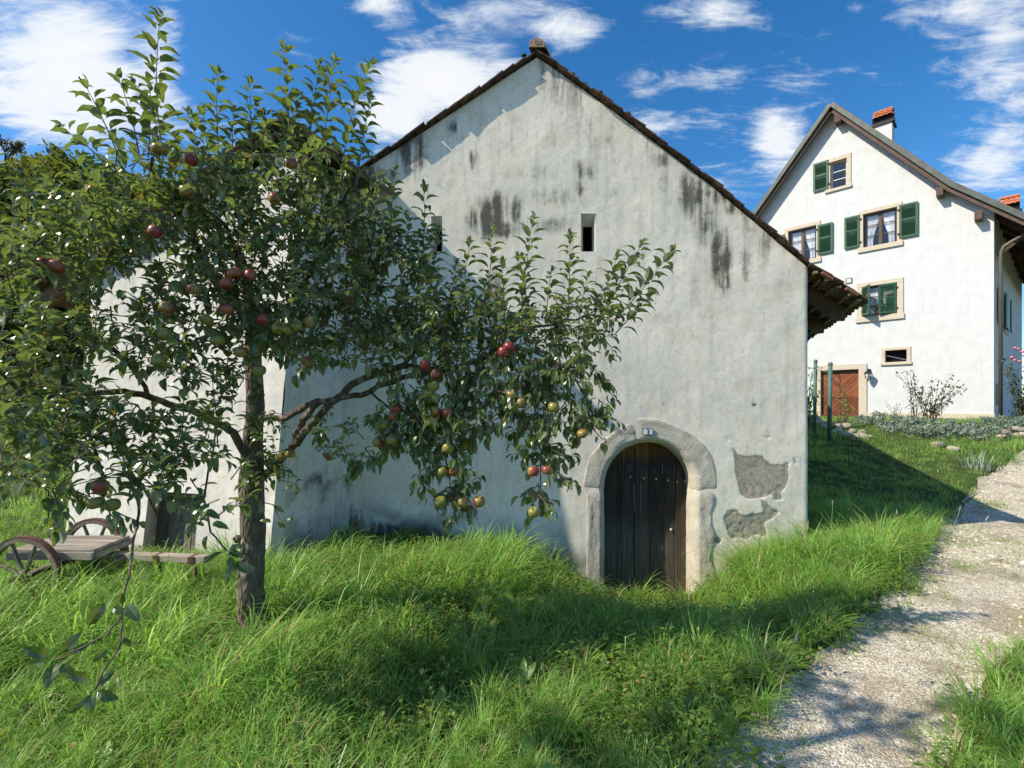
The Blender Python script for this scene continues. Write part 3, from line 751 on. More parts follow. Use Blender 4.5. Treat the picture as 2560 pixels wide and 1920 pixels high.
# rounded end of the ridge cap, with its two stamped letters
mb = MB(); prof = []
n_ = 12
for i in range(n_ + 1):
    a = math.pi * (i / n_); prof.append((.108 * math.cos(a), .125 * math.sin(a) ** .8))
rings = [(-.075, .86), (-.06, .97), (.0, 1.0), (.35, 1.0)]
o0 = len(mb.v)
cxr, czr = .335, 4.385
for (dy, k_) in rings:
    for (x, z) in prof: mb.v.append((cxr + x * k_ + SKEW * dy, BY - .03 + dy, czr + z * k_))
w_ = n_ + 1
for i in range(len(rings) - 1):
    for k in range(n_): mb.f.append((o0 + i * w_ + k, o0 + i * w_ + k + 1, o0 + (i + 1) * w_ + k + 1, o0 + (i + 1) * w_ + k))
mb.f.append(tuple(range(o0, o0 + w_)))
ridge = mb.build('ridge_tile', M['ridge_tile'], barn, smooth=False, bevel=.006)
mb = MB(); lx0, lz0 = cxr - .055, czr + .03
G_ = [(.036, .036), (.026, .044), (.010, .044), (.0, .034), (.0, .010), (.010, .0), (.028, .0), (.036, .010), (.036, .020), (.022, .020)]
N_ = [(.048, .0), (.048, .044), (.078, .0), (.078, .044)]
for st_ in (G_, N_):
    for p_0, p_1 in zip(st_[:-1], st_[1:]): mb.beam((lx0 + p_0[0], BY - .1075, lz0 + p_0[1]), (lx0 + p_1[0], BY - .1075, lz0 + p_1[1]), .005, .003, (0, 1, 0))
tag(mb.build('stamped_letters', M['grey_wood'], ridge), kind='stuff')
# moss pads on the verge
for (u, v, r_) in [(1568, 288, .05), (1430, 188, .04), (1460, 215, .05), (1310, 138, .03), (1500, 232, .035), (1640, 345, .03)]:
    p = px(u, v, BY + .06); mb = MB()
    mb.lathe([(0, .9 * r_), (.6 * r_, .7 * r_), (r_, .2 * r_), (1.1 * r_, -.3 * r_)], 9, p); mb.build('moss_cushion', M['moss'], roof, smooth=True)

# right eave seen from below: rafters, battens, pointed tiles
ea, eb = Vector((3.70, 0, 1.70)), Vector((4.34, 0, 1.29)); ed = (eb - ea).normalized()
def eave(q, dy, dz=0.0):
    p = ea + ed * q; return Vector((p.x + SKEW * dy, BY + dy, p.z + dz))
for i, dy in enumerate([.42, 1.55, 2.7, 3.9, 5.1, 6.4]):
    mb = MB(); A, B = eave(-.5, dy, -.03), eave(.70, dy, -.03)
    mb.prism([A, B, B + Vector((0, 0, -.17)), B + Vector((-.16, 0, -.15)), A + Vector((0, 0, -.17))], (SKEW * .10, .10, 0)); mb.build('rafter', M['dark_wood'], roof)
for q in (.10, .27, .44, .61, .74):
    mb = MB(); mb.beam(eave(q, -.06, -.012), eave(q, 8.6, -.012), .045, .028); mb.build('batten', M['old_batten'], roof)
for i in range(3):
    mb = MB(); mb.beam(eave(.18 + .2 * i, .05, -.045), eave(.18 + .2 * i, .40, -.045), .03, .02); mb.build('loose_lath', M['old_batten'], roof)
tp = [(-.085, 0), (.085, 0), (.085, .30), (.055, .345), (.02, .375), (0, .38), (-.02, .375), (-.055, .345), (-.085, .30)]
mb = MB(); mb.prism([(0 + y, x, 0) for x, y in tp], (0, 0, .016)); et = mb.mesh('eave_tile'); et.materials.append(M['eave_tile'])
ang = math.atan2(ed.z, ed.x); yaw = -math.atan(SKEW)
i = 0; dy = .0
while dy < 8.4:
    p = eave(.50 + rnd.uniform(-.012, .012), dy, .018)
    link_mesh('eave_tile', et, roof, Matrix.Translation(p - ORG[barn.name]) @ Matrix.Rotation(-ang, 4, 'Y') @ Matrix.Rotation(rnd.uniform(-.03, .03), 4, 'Z'))
    dy += .178
for (q, s_) in ((.26, 1), (.62, 1)):     # brighter tile ends at the verge
    p = eave(q, -.07, .02); MB().box(p, (.16, .05, .03), Matrix.Rotation(-ang, 3, 'Y')).build('verge_tile_end', M['verge_red'], roof)

# ------------------------------------------------------------------ the wing on the left: leaning front wall, lean-to roof
wing = empty('side_wing', (-3.8, 5.3, -1.75), 0.0, 'white plastered lean-to wing with sloping front wall left of the barn', 'outbuilding')
L0, R0 = np.array([-5.22, 5.55]), np.array([-2.43, 4.72]); L1, R1 = np.array([-5.12, 5.95]), np.array([-2.27, 5.14])
ZB, ZT = -1.95, 2.7
def wing_pt(a, z):
    t = (z - ZB) / (ZT - ZB); a = np.asarray(a)[..., None]; t = np.asarray(t)[..., None]
    t = 1 - (1 - t) ** 1.25
    return (L0 + (R0 - L0) * a) * (1 - t) + (L1 + (R1 - L1) * a) * t
def wing_inv(u, v):
    best = None
    for a in np.linspace(0, 1, 101):
        for z in np.linspace(-1.95, 2.6, 151):
            p = wing_pt(np.array([a]), np.array([z]))[0]; e = (CX + p[0] / p[1] * F - u) ** 2 + (HY - z / p[1] * F - v) ** 2
            if best is None or e < best[0]: best = (e, a, z)
    return best[1:]
def wtop(a): return np.interp(a, [0, 1], [1.52, 2.86])
na, nz_ = 124, 190
AA = np.linspace(0, 1, na); ZZ = np.linspace(ZB, 2.9, nz_)
n0 = wing_inv(374, 1228); n1 = wing_inv(482, 1390)
NA0, NA1, NZ1 = n0[0], n1[0], n0[1]
AA = np.unique(np.concatenate([AA, [NA0, NA1]])); ZZ = np.unique(np.concatenate([ZZ, [NZ1]]))
A2, Z2 = np.meshgrid(AA, ZZ); tp_ = wtop(A2); Zc = np.minimum(Z2, tp_)
P2 = wing_pt(A2, Zc)
rel = .016 * (fbm(A2 * 6, Zc * 2, 121, 4) - .5) * 2 + .005 * (fbm(A2 * 22, Zc * 8, 123, 3) - .5) * 2
Vt = np.stack([P2[..., 0] + rel * .3, P2[..., 1] + rel, Zc], -1).reshape(-1, 3)
ca, cz = np.meshgrid((AA[:-1] + AA[1:]) / 2, (ZZ[:-1] + ZZ[1:]) / 2)
keep = (Z2[:-1, :-1] < np.minimum(tp_[:-1, :-1], tp_[:-1, 1:]) + .02) & ~((ca > NA0) & (ca < NA1) & (cz < NZ1))
idx = np.arange(A2.size).reshape(A2.shape)
fq = np.stack([idx[:-1, :-1], idx[:-1, 1:], idx[1:, 1:], idx[1:, :-1]], -1)[keep]
wf = np_mesh('front_wall', Vt, fq, M['old_plaster'], wing)
mo = .35 * sstep(.58, .75, fbm(A2 * 30, Zc * 1.0, 131, 4)) * sstep(.2, 1.6, Zc)
dmp = np.clip(1 - (Zc + 1.75) / .3, 0, 1) * .6
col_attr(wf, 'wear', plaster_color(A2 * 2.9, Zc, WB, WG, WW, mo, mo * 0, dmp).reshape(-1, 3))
# its shaded right flank, back to the barn
nb = 60; B_, Z3 = np.meshgrid(np.linspace(0, 1, nb), np.linspace(ZB, 2.8, 160))
fr = wing_pt(np.ones_like(Z3), Z3); bk = np.stack([np.full_like(Z3, -2.02), np.full_like(Z3, 6.03)], -1)
P3 = fr * (1 - B_[..., None]) + bk * B_[..., None]
rel = .018 * (fbm(B_ * 4, Z3 * 2, 141, 4) - .5) * 2
Vt = np.stack([P3[..., 0] + rel, P3[..., 1], Z3], -1).reshape(-1, 3); idx = np.arange(Z3.size).reshape(Z3.shape)
fq = np.stack([idx[:-1, :-1], idx[:-1, 1:], idx[1:, 1:], idx[1:, :-1]], -1).reshape(-1, 4)
ws = np_mesh('flank_wall', Vt, fq, M['old_plaster'], wing)
d1 = np.sqrt(((B_ - .52) / .30) ** 2 + ((Z3 + .92) / .22) ** 2); mo = np.clip(1.3 - d1, 0, 1) * .9 * (.5 + .5 * sstep(.4, .6, fbm(B_ * 8, Z3 * 6, 151, 4)))
dmp = np.clip(1 - (Z3 + 1.75) / .7, 0, 1) * sstep(.3, .6, fbm(B_ * 4, Z3 * 4, 153, 4)) * .9
pt_ = sstep(.6, .63, fbm(B_ * 5, Z3 * 3, 155, 4)) * (np.abs(Z3 + 1.25) < .35)
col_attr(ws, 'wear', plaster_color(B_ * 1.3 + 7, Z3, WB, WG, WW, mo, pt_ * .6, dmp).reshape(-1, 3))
# left side wall
mb = MB(); lw0 = wing_pt(np.array([0.]), np.array([ZB]))[0]; lw1 = wing_pt(np.array([0.]), np.array([1.52]))[0]
mb.add([(lw0[0], lw0[1] + .02, ZB), (lw0[0] + SKEW * 5, lw0[1] + 5, ZB), (lw1[0] + SKEW * 5, lw1[1] + 5, 1.52), (lw1[0], lw1[1] + .02, 1.52)], [(3, 2, 1, 0)]); mb.build('side_wall', M['plain_plaster'], wing)
# low doorway with a board door on strap hinges
c00 = wing_pt(np.array([NA0]), np.array([NZ1]))[0]; c10 = wing_pt(np.array([NA1]), np.array([NZ1]))[0]; c01 = wing_pt(np.array([NA0]), np.array([ZB]))[0]; c11 = wing_pt(np.array([NA1]), np.array([ZB]))[0]
dp = Vector((-.07, .30, 0))
fr4 = [Vector((*c01, ZB)), Vector((*c11, ZB)), Vector((*c10, NZ1)), Vector((*c00, NZ1))]; bk4 = [p + dp for p in fr4]
MB().add(fr4 + bk4, [(0, 1, 5, 4), (1, 2, 6, 5), (2, 3, 7, 6), (3, 0, 4, 7)]).build('door_reveal', M['plain_plaster'], wing)
wd = MB().add(bk4, [(0, 1, 2, 3)]).build('low_door', M['inside'], wing)
for i in range(4):
    a, b = i / 4 + .01, (i + 1) / 4 - .01
    q = [bk4[0].lerp(bk4[1], a), bk4[0].lerp(bk4[1], b), bk4[3].lerp(bk4[2], b), bk4[3].lerp(bk4[2], a)]
    MB().prism([p + Vector((-.005, -.03, 0)) for p in q], (0.004, .022, 0)).build('plank', M['wing_door'], wd)
for zz_ in (NZ1 - .12, NZ1 - .38):
    p = bk4[3].lerp(bk4[2], .45); q = bk4[3].lerp(bk4[2], .98); MB().beam((p.x - .01, p.y - .045, zz_), (q.x - .01, q.y - .045, zz_), .012, .03).build('strap_hinge', M['hinge'], wd)
MB().prism([Vector((*c00, NZ1)) + Vector((-.12, -.02, .0)), Vector((*c10, NZ1)) + Vector((.05, -.05, 0)), Vector((*c10, NZ1)) + Vector((.05, -.04, .05)), Vector((*c00, NZ1)) + Vector((-.12, -.01, .05))], (.03, .08, 0)).build('lintel', M['plain_plaster'], wing)
# roof of the wing
rf = MB(); A = Vector((-2.36, 5.08, 2.93)); Bk = Vector((-1.96, 6.06, 2.93)); Lf = Vector((-6.0, 5.98, 1.27)); Lb = Lf + Vector((SKEW * 5.2, 5.2, 0))
Bk2 = A + Vector((SKEW * 6, 6, 0))
up = Vector((0, 0, .06))
wroof = rf.add([A, Bk2, Lb, Lf, A + up, Bk2 + up, Lb + up, Lf + up], [(0, 1, 2, 3), (7, 6, 5, 4), (0, 3, 7, 4), (3, 2, 6, 7), (2, 1, 5, 6), (1, 0, 4, 5)]).build('roof', M['roof_tile'], wing)
Rf = A + Vector((.52, -.02, -.34)); Rb = Bk + Vector((.52, 0, -.34))
MB().add([A + Vector((0, 0, .001)), Rf, Rb, Bk + Vector((0, 0, .001)), A + up * .97, Rf + up, Rb + up, Bk + up * .97], [(0, 1, 2, 3), (7, 6, 5, 4), (0, 4, 5, 1), (1, 5, 6, 2)]).build('roof_panel', M['roof_tile'], wroof)
for (P, Q, cnt) in ((A, Lf, 22), (A, Rf, 4)):
    d = (Q - P); L = d.length; d.normalize()
    yaw_ = math.atan2(d.y, d.x); pit = math.asin(d.z)
    for i in range(cnt):
        p = P + d * (L * (i + .5) / cnt) + Vector((0, .08 + rnd.uniform(-.02, .02), .065 + .012 * (i % 2)))
        link_mesh('roof_tile', tile_me, wroof, Matrix.Translation(p - ORG[wing.name]) @ Matrix.Rotation(yaw_, 4, 'Z') @ Matrix.Rotation(-pit + R(-3), 4, 'Y'))
# timber under its left eave
dl = (Lf - A).normalized()
MB().beam(Lf - dl * 1.25 + Vector((0, .05, -.07)), Lf + Vector((0, .05, -.07)), .10, .14).build('rafter', M['brown_wood'], wroof)
for i in range(4):
    p = Lf - dl * (.10 + .20 * i) + Vector((0, .02, -.01)); MB().beam(p, p + Vector((SKEW * 4.5, 4.5, 0)), .15, .022).build('eave_board', M['brown_wood'], wroof)
MB().beam(Lf - dl * .70 + Vector((.06, .25, -.20)), Lf - dl * .70 + Vector((SKEW * 4, 4, -.20)), .13, .15).build('wall_plate', M['brown_wood'], wroof)
# ------------------------------------------------------------------ the white house up the slope
HC = Vector((16.77, 16.70, 0)); HLX = Vector((.695, -.719, 0)).normalized(); HLY = Vector((.719, .695, 0)).normalized()
HTH = math.atan2(HLX.y, HLX.x)
house = empty('house', HC, HTH, 'tall white plastered house with green shutters and steep gable', 'house')
def hp(u, v, y=0.0):
    d = Vector(((u - CX) / F, 1, (HY - v) / F)); t = (HC.dot(HLY) + y) / d.dot(HLY); p = d * t
    return ((p - HC).dot(HLX), p.z)
AX, AZ = -4.74, 12.30           # gable apex (wall)
GRAD = 1.235; KX = -1.12; KZ = AZ - GRAD * (KX - AX); LXW = -9.4; EG = .93
def hroof(x):
    if x < AX: return AZ - GRAD * (AX - x)
    if x < KX: return AZ - GRAD * (x - AX)
    return KZ - EG * (x - KX)
openings = {}
def opening(name, u0, u1, vt, vb, um=None):
    """vt, vb measured at column um"""
    um = um or (u0 + u1) / 2
    x0, x1 = hp(u0, 500)[0], hp(u1, 500)[0]; openings[name] = (x0, x1, hp(um, vb)[1], hp(um, vt)[1]); return openings[name]
opening('attic', 2076, 2117, 395, 463, 2117)
opening('middle', 2158, 2243, 527, 612, 2200)
opening('outer', 1971, 2041, 571, 652, 2006)
opening('lower', 2155, 2243, 712, 788, 2200)
opening('vent', 2213, 2267, 875, 905, 2240)
opening('door', 2052, 2147, 925, 1052, 2100)
cx_ = sorted({LXW, AX, KX, 0.0} | {v for o in openings.values() for v in o[:2]}); cz_ = sorted({-1.2, 3.0, 6.0, 14.0} | {v for o in openings.values() for v in o[2:]})
def clip(poly, f):
    out = []
    for i in range(len(poly)):
        a, b = poly[i], poly[(i + 1) % len(poly)]; fa, fb = f(a), f(b)
        if fa >= 0: out.append(a)
        if (fa >= 0) != (fb >= 0):
            t = fa / (fa - fb); out.append((a[0] + (b[0] - a[0]) * t, a[1] + (b[1] - a[1]) * t))
    return out
mb = MB()
for i in range(len(cx_) - 1):
    for j in range(len(cz_) - 1):
        x0, x1, z0, z1 = cx_[i], cx_[i + 1], cz_[j], cz_[j + 1]; mx_, mz_ = (x0 + x1) / 2, (z0 + z1) / 2
        if any(o[0] < mx_ < o[1] and o[2] < mz_ < o[3] for o in openings.values()): continue
        h0, h1 = hroof(x0 + 1e-6) - .02, hroof(x1 - 1e-6) - .02
        poly = clip([(x0, z0), (x1, z0), (x1, z1), (x0, z1)], lambda p: h0 + (h1 - h0) * (p[0] - x0) / (x1 - x0) - p[1])
        if len(poly) > 2: mb.add([(x, 0, z) for x, z in poly], [tuple(range(len(poly)))])
mb.build('front_wall', M['house_plaster'], house)
SD = Vector((.074, .997, 0)).normalized()          # the flank runs back at a slight angle
mb = MB(); q = SD * 11
mb.add([(0, 0, -1.2), (q.x, q.y, -1.2), (q.x, q.y, hroof(0)), (0, 0, hroof(0)), (LXW, 0, -1.2), (LXW, 11, -1.2), (LXW, 11, hroof(LXW)), (LXW, 0, hroof(LXW)), (AX, 11, AZ - .1)],
       [(0, 1, 2, 3), (4, 7, 6, 5), (1, 5, 6, 8, 2)]); mb.build('flank_wall', M['house_plaster'], house)
z0p = hp(2400, 1034)[1]
MB().span((hp(2163, 1000)[0], -.03, -1.2), (.02, .05, z0p)).build('plinth', M['surround'], house)
# roof: panels with verge boards
def rpanel(name, x0, z0, x1, z1, th, y0, y1, mat, par):
    d = Vector((x1 - x0, 0, z1 - z0)).normalized(); nr = Vector((-d.z, 0, d.x)); nr = nr if nr.z > 0 else -nr
    a, b = Vector((x0, y0, z0)), Vector((x1, y0, z1)); return MB().prism([a, b, b + nr * th, a + nr * th], (0, y1 - y0, 0)).build(name, mat, par)
ex, ez = 1.55, KZ - EG * (1.55 - KX)
lx2 = LXW - .7; lz2 = AZ - GRAD * (AX - lx2)
hroofo = rpanel('roof', AX, AZ, KX, KZ, .16, -.42, 11.3, M['house_roof'], house)
rpanel('roof_panel', KX, KZ, ex, ez, .16, -.42, 11.3, M['house_roof'], hroofo); rpanel('roof_panel', AX, AZ, lx2, lz2, .16, -.42, 11.3, M['house_roof'], hroofo)
def vboard(name, x0, z0, x1, z1, lo, hi, y0, y1, mat, e0=0.0):
    d = Vector((x1 - x0, 0, z1 - z0)).normalized(); nr = Vector((-d.z, 0, d.x)); nr = nr if nr.z > 0 else -nr
    a = Vector((x0, y0, z0)); b = Vector((x1, y0, z1)); MB().prism([a + nr * lo, b + nr * lo, b + nr * hi, a + nr * hi], (0, y1 - y0, 0)).build(name, mat, hroofo)
vboard('verge_cover', AX - .02, AZ + .02, KX, KZ, -.03, .13, -.52, -.425, M['verge_metal']); vboard('verge_cover', KX, KZ, ex, ez, -.03, .13, -.52, -.425, M['verge_metal']); vboard('verge_cover', AX + .02, AZ + .02, lx2, lz2, -.03, .13, -.523, -.425, M['verge_metal'])
vboard('barge_board', AX + .12, AZ - .15, KX, KZ, -.16, -.005, -.415, -.36, M['soffit']); vboard('barge_board', KX, KZ, ex - .3, ez + .28, -.16, -.005, -.415, -.36, M['soffit']); vboard('barge_board', AX - .12, AZ - .15, lx2, lz2, -.16, -.005, -.417, -.36, M['soffit'])
for x in np.arange(.35, 1.6, .12): pass
for (u, v, w_) in ((2096, 300, .22), (2350, 482, .20), (2446, 541, .20)):
    x, z = hp(u, v, -.25); MB().span((x - w_ / 2, -.40, z - .13), (x + w_ / 2, .10, z + .17)).build('purlin_end', M['soffit'], hroofo, bevel=.01)
# rafters under the right eave and a strut
for i in range(9):
    y = .5 + i * 1.1; mb = MB(); mb.beam((KX + .9, y, KZ - EG * .9 - .10), (ex - .05, y, ez - .04), .10, .14); mb.build('rafter', M['dark_wood'], hroofo)
MB().beam((.10, .55, hroof(0) - 1.5), (1.15, .62, hroof(0) - .62), .11, .11).build('strut', M['dark_wood'], hroofo)
MB().tube([(ex + .06, -.50, ez + .0), (ex + .06, 11.2, ez + .0)], .075, 8).build('gutter', M['pipe'], hroofo)
zb = hp(2488, 640, .15)[1]
MB().tube([(ex + .02, .30, zb + 1.05), (.42, .12, zb + .40), (.24, .12, zb + .28), (.17, .12, zb + .08), (.16, .12, zb - .2), (.16, .12, -.9)], .058, 10).build('downpipe', M['pipe'], house, smooth=True)
# chimney
def chimney(cx0, cy0, zt, w, shaft=3.2):
    ch = MB().span((cx0 - w / 2, cy0 - w / 2, zt - shaft), (cx0 + w / 2, cy0 + w / 2, zt - .35)).build('chimney', M['house_plaster'], house)
    MB().span((cx0 - w * .60, cy0 - w * .60, zt - .37), (cx0 + w * .60, cy0 + w * .60, zt - .28)).build('flashing', M['black_metal'], ch)
    MB().span((cx0 - w * .48, cy0 - w * .48, zt - .28), (cx0 + w * .48, cy0 + w * .48, zt + .02)).build('smoke_opening', M['inside'], ch)
    for sgn in (-1, 1):
        for r_ in range(3):
            for c_ in range(4):
                x = cx0 - w * .46 + (c_ + .5) * w * .24; t = (r_ + .5) / 3
                y = cy0 + sgn * (.05 + t * w * .56); z = zt + .42 - t * .46
                rot = Matrix.Rotation(sgn * R(-40) + sgn * R(6), 3, 'X')
                mb = MB(); n6 = 5; vs = []
                for k in range(n6 + 1):
                    a = -1 + 2 * k / n6; vs.append((a * w * .13, .035 * (1 - a * a)))
                L_ = w * .15
                top_ = [Vector((p[0], -L_, p[1])) for p in vs] + [Vector((p[0], L_, p[1])) for p in vs]
                top_ = [rot @ p + Vector((x, y, z)) for p in top_]; mm_ = n6 + 1
                lo_ = [p - Vector((0, 0, .025)) for p in top_]
                mb.add(top_ + lo_, [(k, k + 1, k + 1 + mm_, k + mm_) for k in range(n6)] + [(2 * mm_ + k + mm_, 2 * mm_ + k + 1 + mm_, 2 * mm_ + k + 1, 2 * mm_ + k) for k in range(n6)] + [(k, 2 * mm_ + k, 2 * mm_ + k + 1, k + 1) for k in range(n6)] + [(mm_ + k + 1, 3 * mm_ + k + 1, 3 * mm_ + k, mm_ + k) for k in range(n6)])
                mb.build('tile', M['cap_tile'], ch)
    return ch
x_, z_ = hp(2208, 300, 2.6); chimney(x_, 2.6, z_ + .02, .70)
x_, z_ = hp(2523, 506, 4.5); chimney(x_, 4.5, z_ - .15, .60, .75)

def glass_mat():
    m, n = new_mat('glass')
    t = n.new('ShaderNodeBsdfTransparent'); g_ = n.new('ShaderNodeBsdfGlossy'); g_.inputs['Roughness'].default_value = .03
    fr = n.new('ShaderNodeLayerWeight'); fr.inputs[0].default_value = .35
    mx = n.new('ShaderNodeMixShader'); n.l.new(n.math('MULTIPLY_ADD', fr.outputs['Facing'], .35, .08), mx.inputs[0]); n.l.new(t.outputs[0], mx.inputs[1]); n.l.new(g_.outputs[0], mx.inputs[2])
    o = n.new('ShaderNodeOutputMaterial'); n.l.new(mx.outputs[0], o.inputs[0]); return m
M['glass'] = glass_mat()
def surround(name, o, wl, wr, wt, wb, proud=.045, depth=.22, par=None):
    x0, x1, z0, z1 = o; mb = MB()
    if wl: mb.span((x0 - wl, -proud, z0), (x0, depth, z1))
    if wr: mb.span((x1, -proud, z0), (x1 + wr, depth, z1))
    if wt: mb.span((x0 - wl, -proud - .002, z1), (x1 + wr, depth, z1 + wt))
    if wb: mb.span((x0 - wl - .03, -proud - .03, z0 - wb), (x1 + wr + .03, depth, z0))
    return mb.build(name, M['surround'], par or house, bevel=.008)
def curtain(par, x0, x1, z0, z1, y, tie=None):
    ns, nt = 40, 14; V = []
    for j in range(nt + 1):
        t = j / nt; a, b = x0, x1
        if tie == 'l': b = x1 - (x1 - x0) * .52 * math.sin(min(1, t / .9) * math.pi / 2) ** 2
        if tie == 'r': a = x0 + (x1 - x0) * .52 * math.sin(min(1, t / .9) * math.pi / 2) ** 2
        for i in range(ns + 1): V.append((a + (b - a) * i / ns, y + .028 * math.sin(i * 1.25 + .5 * math.sin(i)) , z1 + (z0 - z1) * t))
    idx = np.arange(len(V)).reshape(nt + 1, ns + 1)
    o = np_mesh('curtain', np.array(V), np.stack([idx[:-1, :-1], idx[1:, :-1], idx[1:, 1:], idx[:-1, 1:]], -1).reshape(-1, 4), M['curtain'], par, sub=False); return o
def window(o, cols, rows, fm, bars, curt, dark_y=1.0):
    """frame, panes, bars, curtain, room behind"""
    x0, x1, z0, z1 = o; y = .12; w = .055
    fr = MB()
    fr.span((x0, y, z0), (x0 + w, y + .06, z1)); fr.span((x1 - w, y, z0), (x1, y + .06, z1)); fr.span((x0 + w, y + .001, z1 - w), (x1 - w, y + .059, z1)); fr.span((x0 + w, y + .001, z0), (x1 - w, y + .059, z0 + w))
    pw = (x1 - x0 - 2 * w)
    for c in range(1, cols): xx = x0 + w + pw * c / cols; fr.span((xx - .055, y - .004, z0 + w), (xx + .055, y + .056, z1 - w))
    win = fr.build('window', fm, house, bevel=.004)
    for c in range(cols):
        for r_ in range(rows):
            a = x0 + w + pw * c / cols + (.055 if c else 0); b = x0 + w + pw * (c + 1) / cols - (.055 if c < cols - 1 else 0)
            hh = (z1 - z0 - 2 * w); c0, c1 = z0 + w + hh * r_ / rows, z0 + w + hh * (r_ + 1) / rows
            MB().add([(a, y + .03, c0), (b, y + .03, c0), (b, y + .03, c1), (a, y + .03, c1)], [(0, 1, 2, 3)]).build('pane', M['glass'], win)
            if r_: MB().span((a, y + .012, c0 - .013), (b, y + .048, c0 + .013)).build('glazing_bar', bars, win)
    if curt:
        for c in range(cols):
            a = x0 + w + pw * c / cols + .05; b = x0 + w + pw * (c + 1) / cols - .05
            curtain(win, a, b, z0 + .06, z1 - .08, y + .10, curt[c])
    r = MB(); e = .25; r.add([(x0 - e, y + .065, z0 - e), (x1 + e, y + .07, z0 - e), (x1 + e, y + .07, z1 + e), (x0 - e, y + .07, z1 + e), (x0 - e, dark_y, z0 - e), (x1 + e, dark_y, z0 - e), (x1 + e, dark_y, z1 + e), (x0 - e, dark_y, z1 + e)], [(0, 1, 5, 4), (1, 2, 6, 5), (2, 3, 7, 6), (3, 0, 4, 7), (4, 5, 6, 7)])
    r.build('dark_room', M['room'], win); return win
M['room'] = plain('room', (0.09, 0.10, 0.13), .9, .2, 4, .1, 20)
surround('window_surround', openings['attic'], .16, .15, .18, .12); window(openings['attic'], 1, 3, M['window_pale'], M['white_paint'], None)
surround('window_surround', openings['middle'], .15, .15, .16, .18); window(openings['middle'], 2, 3, M['window_wood'], M['window_wood'], ['l', 'r'])
surround('window_surround', openings['outer'], .15, .15, .16, .18); window(openings['outer'], 2, 3, M['window_wood'], M['window_wood'], [None, 'r'])
surround('window_surround', openings['lower'], .18, .19, .17, .22); lw_ = window(openings['lower'], 2, 3, M['window_wood'], M['window_wood'], [None, None])
surround('window_surround', openings['vent'], .12, .12, .11, .11)
o = openings['vent']; MB().span((o[0] - .1, .3, o[2] - .1), (o[1] + .1, .34, o[3] + .1)).build('vent_recess', M['inside'], house)
MB().beam((o[0], .10, o[3] - .18), (o[1], .06, o[2] + .06), .02, .02).build('vent_rod', M['steel'], house)
def shutter(x, zlo, zhi, w, hinge, ang, y=-.06):
    """hinge 'l' or 'r': the shutter reaches away from its hinge; ang 0 = flat on the wall"""
    hgt = zhi - zlo; fw = .075; sgn = 1 if hinge == 'l' else -1
    mb = MB(); s_ = lambda a, b: mb.span(a, b)
    X = lambda q: sgn * q
    def bx(a, b, c, d, y0, y1): mb.span((min(X(a), X(b)), y0, c), (max(X(a), X(b)), y1, d))
    bx(0, fw, 0, hgt, -.02, .02); bx(w - fw, w, 0, hgt, -.02, .02); bx(fw, w - fw, 0, fw, -.019, .019); bx(fw, w - fw, hgt - fw, hgt, -.019, .019); bx(fw, w - fw, hgt * .53, hgt * .53 + .05, -.019, .019)
    o = mb.build('shutter', M['shutter_green'], house, local=True)
    o.location = (x, y, zlo); o.rotation_euler = (0, 0, ang)
    lv = MB(); z = fw + .02
    while z < hgt - fw - .02:
        if abs(z - hgt * .53 - .025) > .05:
            lv.box((X(w / 2), 0, z), (w - 2 * fw, .036, .010), Matrix.Rotation(R(38), 3, 'X'))
        z += .038
    l = lv.build('louvers', M['shutter_green'], o, local=True); tag(l, kind='stuff')
    for zz in (.18, hgt - .18): MB().span((X(0) - .05, -.03, zz - .03), (X(0) + .05, .03, zz + .03)).build('hinge', M['hinge'], o, local=True)
    return o
def shut_uv(u_h, u_e, um, vt, vb, hinge, ang=0.0):
    xh, xe = hp(u_h, 500, -.06)[0], hp(u_e, 500, -.06)[0]; shutter(xh, hp(um, vb, -.06)[1], hp(um, vt, -.06)[1], abs(xe - xh), hinge, ang)
shut_uv(2071, 2033, 2052, 405, 476, 'r'); shut_uv(2149, 2111, 2130, 541, 620, 'r'); shut_uv(2248, 2295, 2271, 508, 592, 'l')
shut_uv(2044, 2082, 2063, 559, 634, 'l'); shut_uv(1962, 1924, 1943, 590, 672, 'r')
o = openings['lower']; w2 = (o[1] - o[0]) / 2
a_ = shutter(o[0] + .02, o[2] + .03, o[3] - .02, w2, 'l', R(-56), -.05); b_ = shutter(o[1] - .02, o[2] + .03, o[3] - .02, w2, 'r', R(14), -.05)
# bits on the wall
x, z = hp(2122.6, 702); MB().span((x - .11, -.03, z - .11), (x + .11, .01, z + .11)).build('vent_cover', M['soffit'], house); MB().span((x - .075, -.036, z - .075), (x + .075, -.02, z + .075)).build('vent_plate', M['white_paint'], house)
# flowers on the sill of the lower window
fl = empty('window_flowers', HC + HLX * (o[0] + w2 * .95) + HLY * -.02 + Vector((0, 0, o[2])), 0, 'pink flowers in a pot on the half-shuttered window sill', 'flowers')
base = Vector(fl.location); mb = MB(); mb.lathe([(.0, .0), (.08, .0), (.11, .16), (.10, .16)], 10, base); mb.build('pot', M['cap_tile'], fl, smooth=True)
mb = MB()
for i in range(60):
    p = base + Vector((rnd.gauss(0, .10), rnd.gauss(0, .05), .22 + rnd.gauss(0, .07))); d = Vector((rnd.gauss(0, 1), rnd.gauss(0, 1), rnd.gauss(0, 1))).normalized(); e = d.orthogonal().normalized()
    mb.add([p, p + d * .05 + e * .025, p + d * .09, p + d * .05 - e * .025], [(0, 1, 2, 3)])
mb.build('leaves', M['herb'], fl)
for i in range(9):
    p = base + Vector((rnd.gauss(0, .11), rnd.gauss(0, .05), .30 + abs(rnd.gauss(0, .10)))); MB().lathe([(0, .04), (.035, .025), (.04, -.005), (.0, -.03)], 8, p).build('blossom', M['pink'], fl, smooth=True)
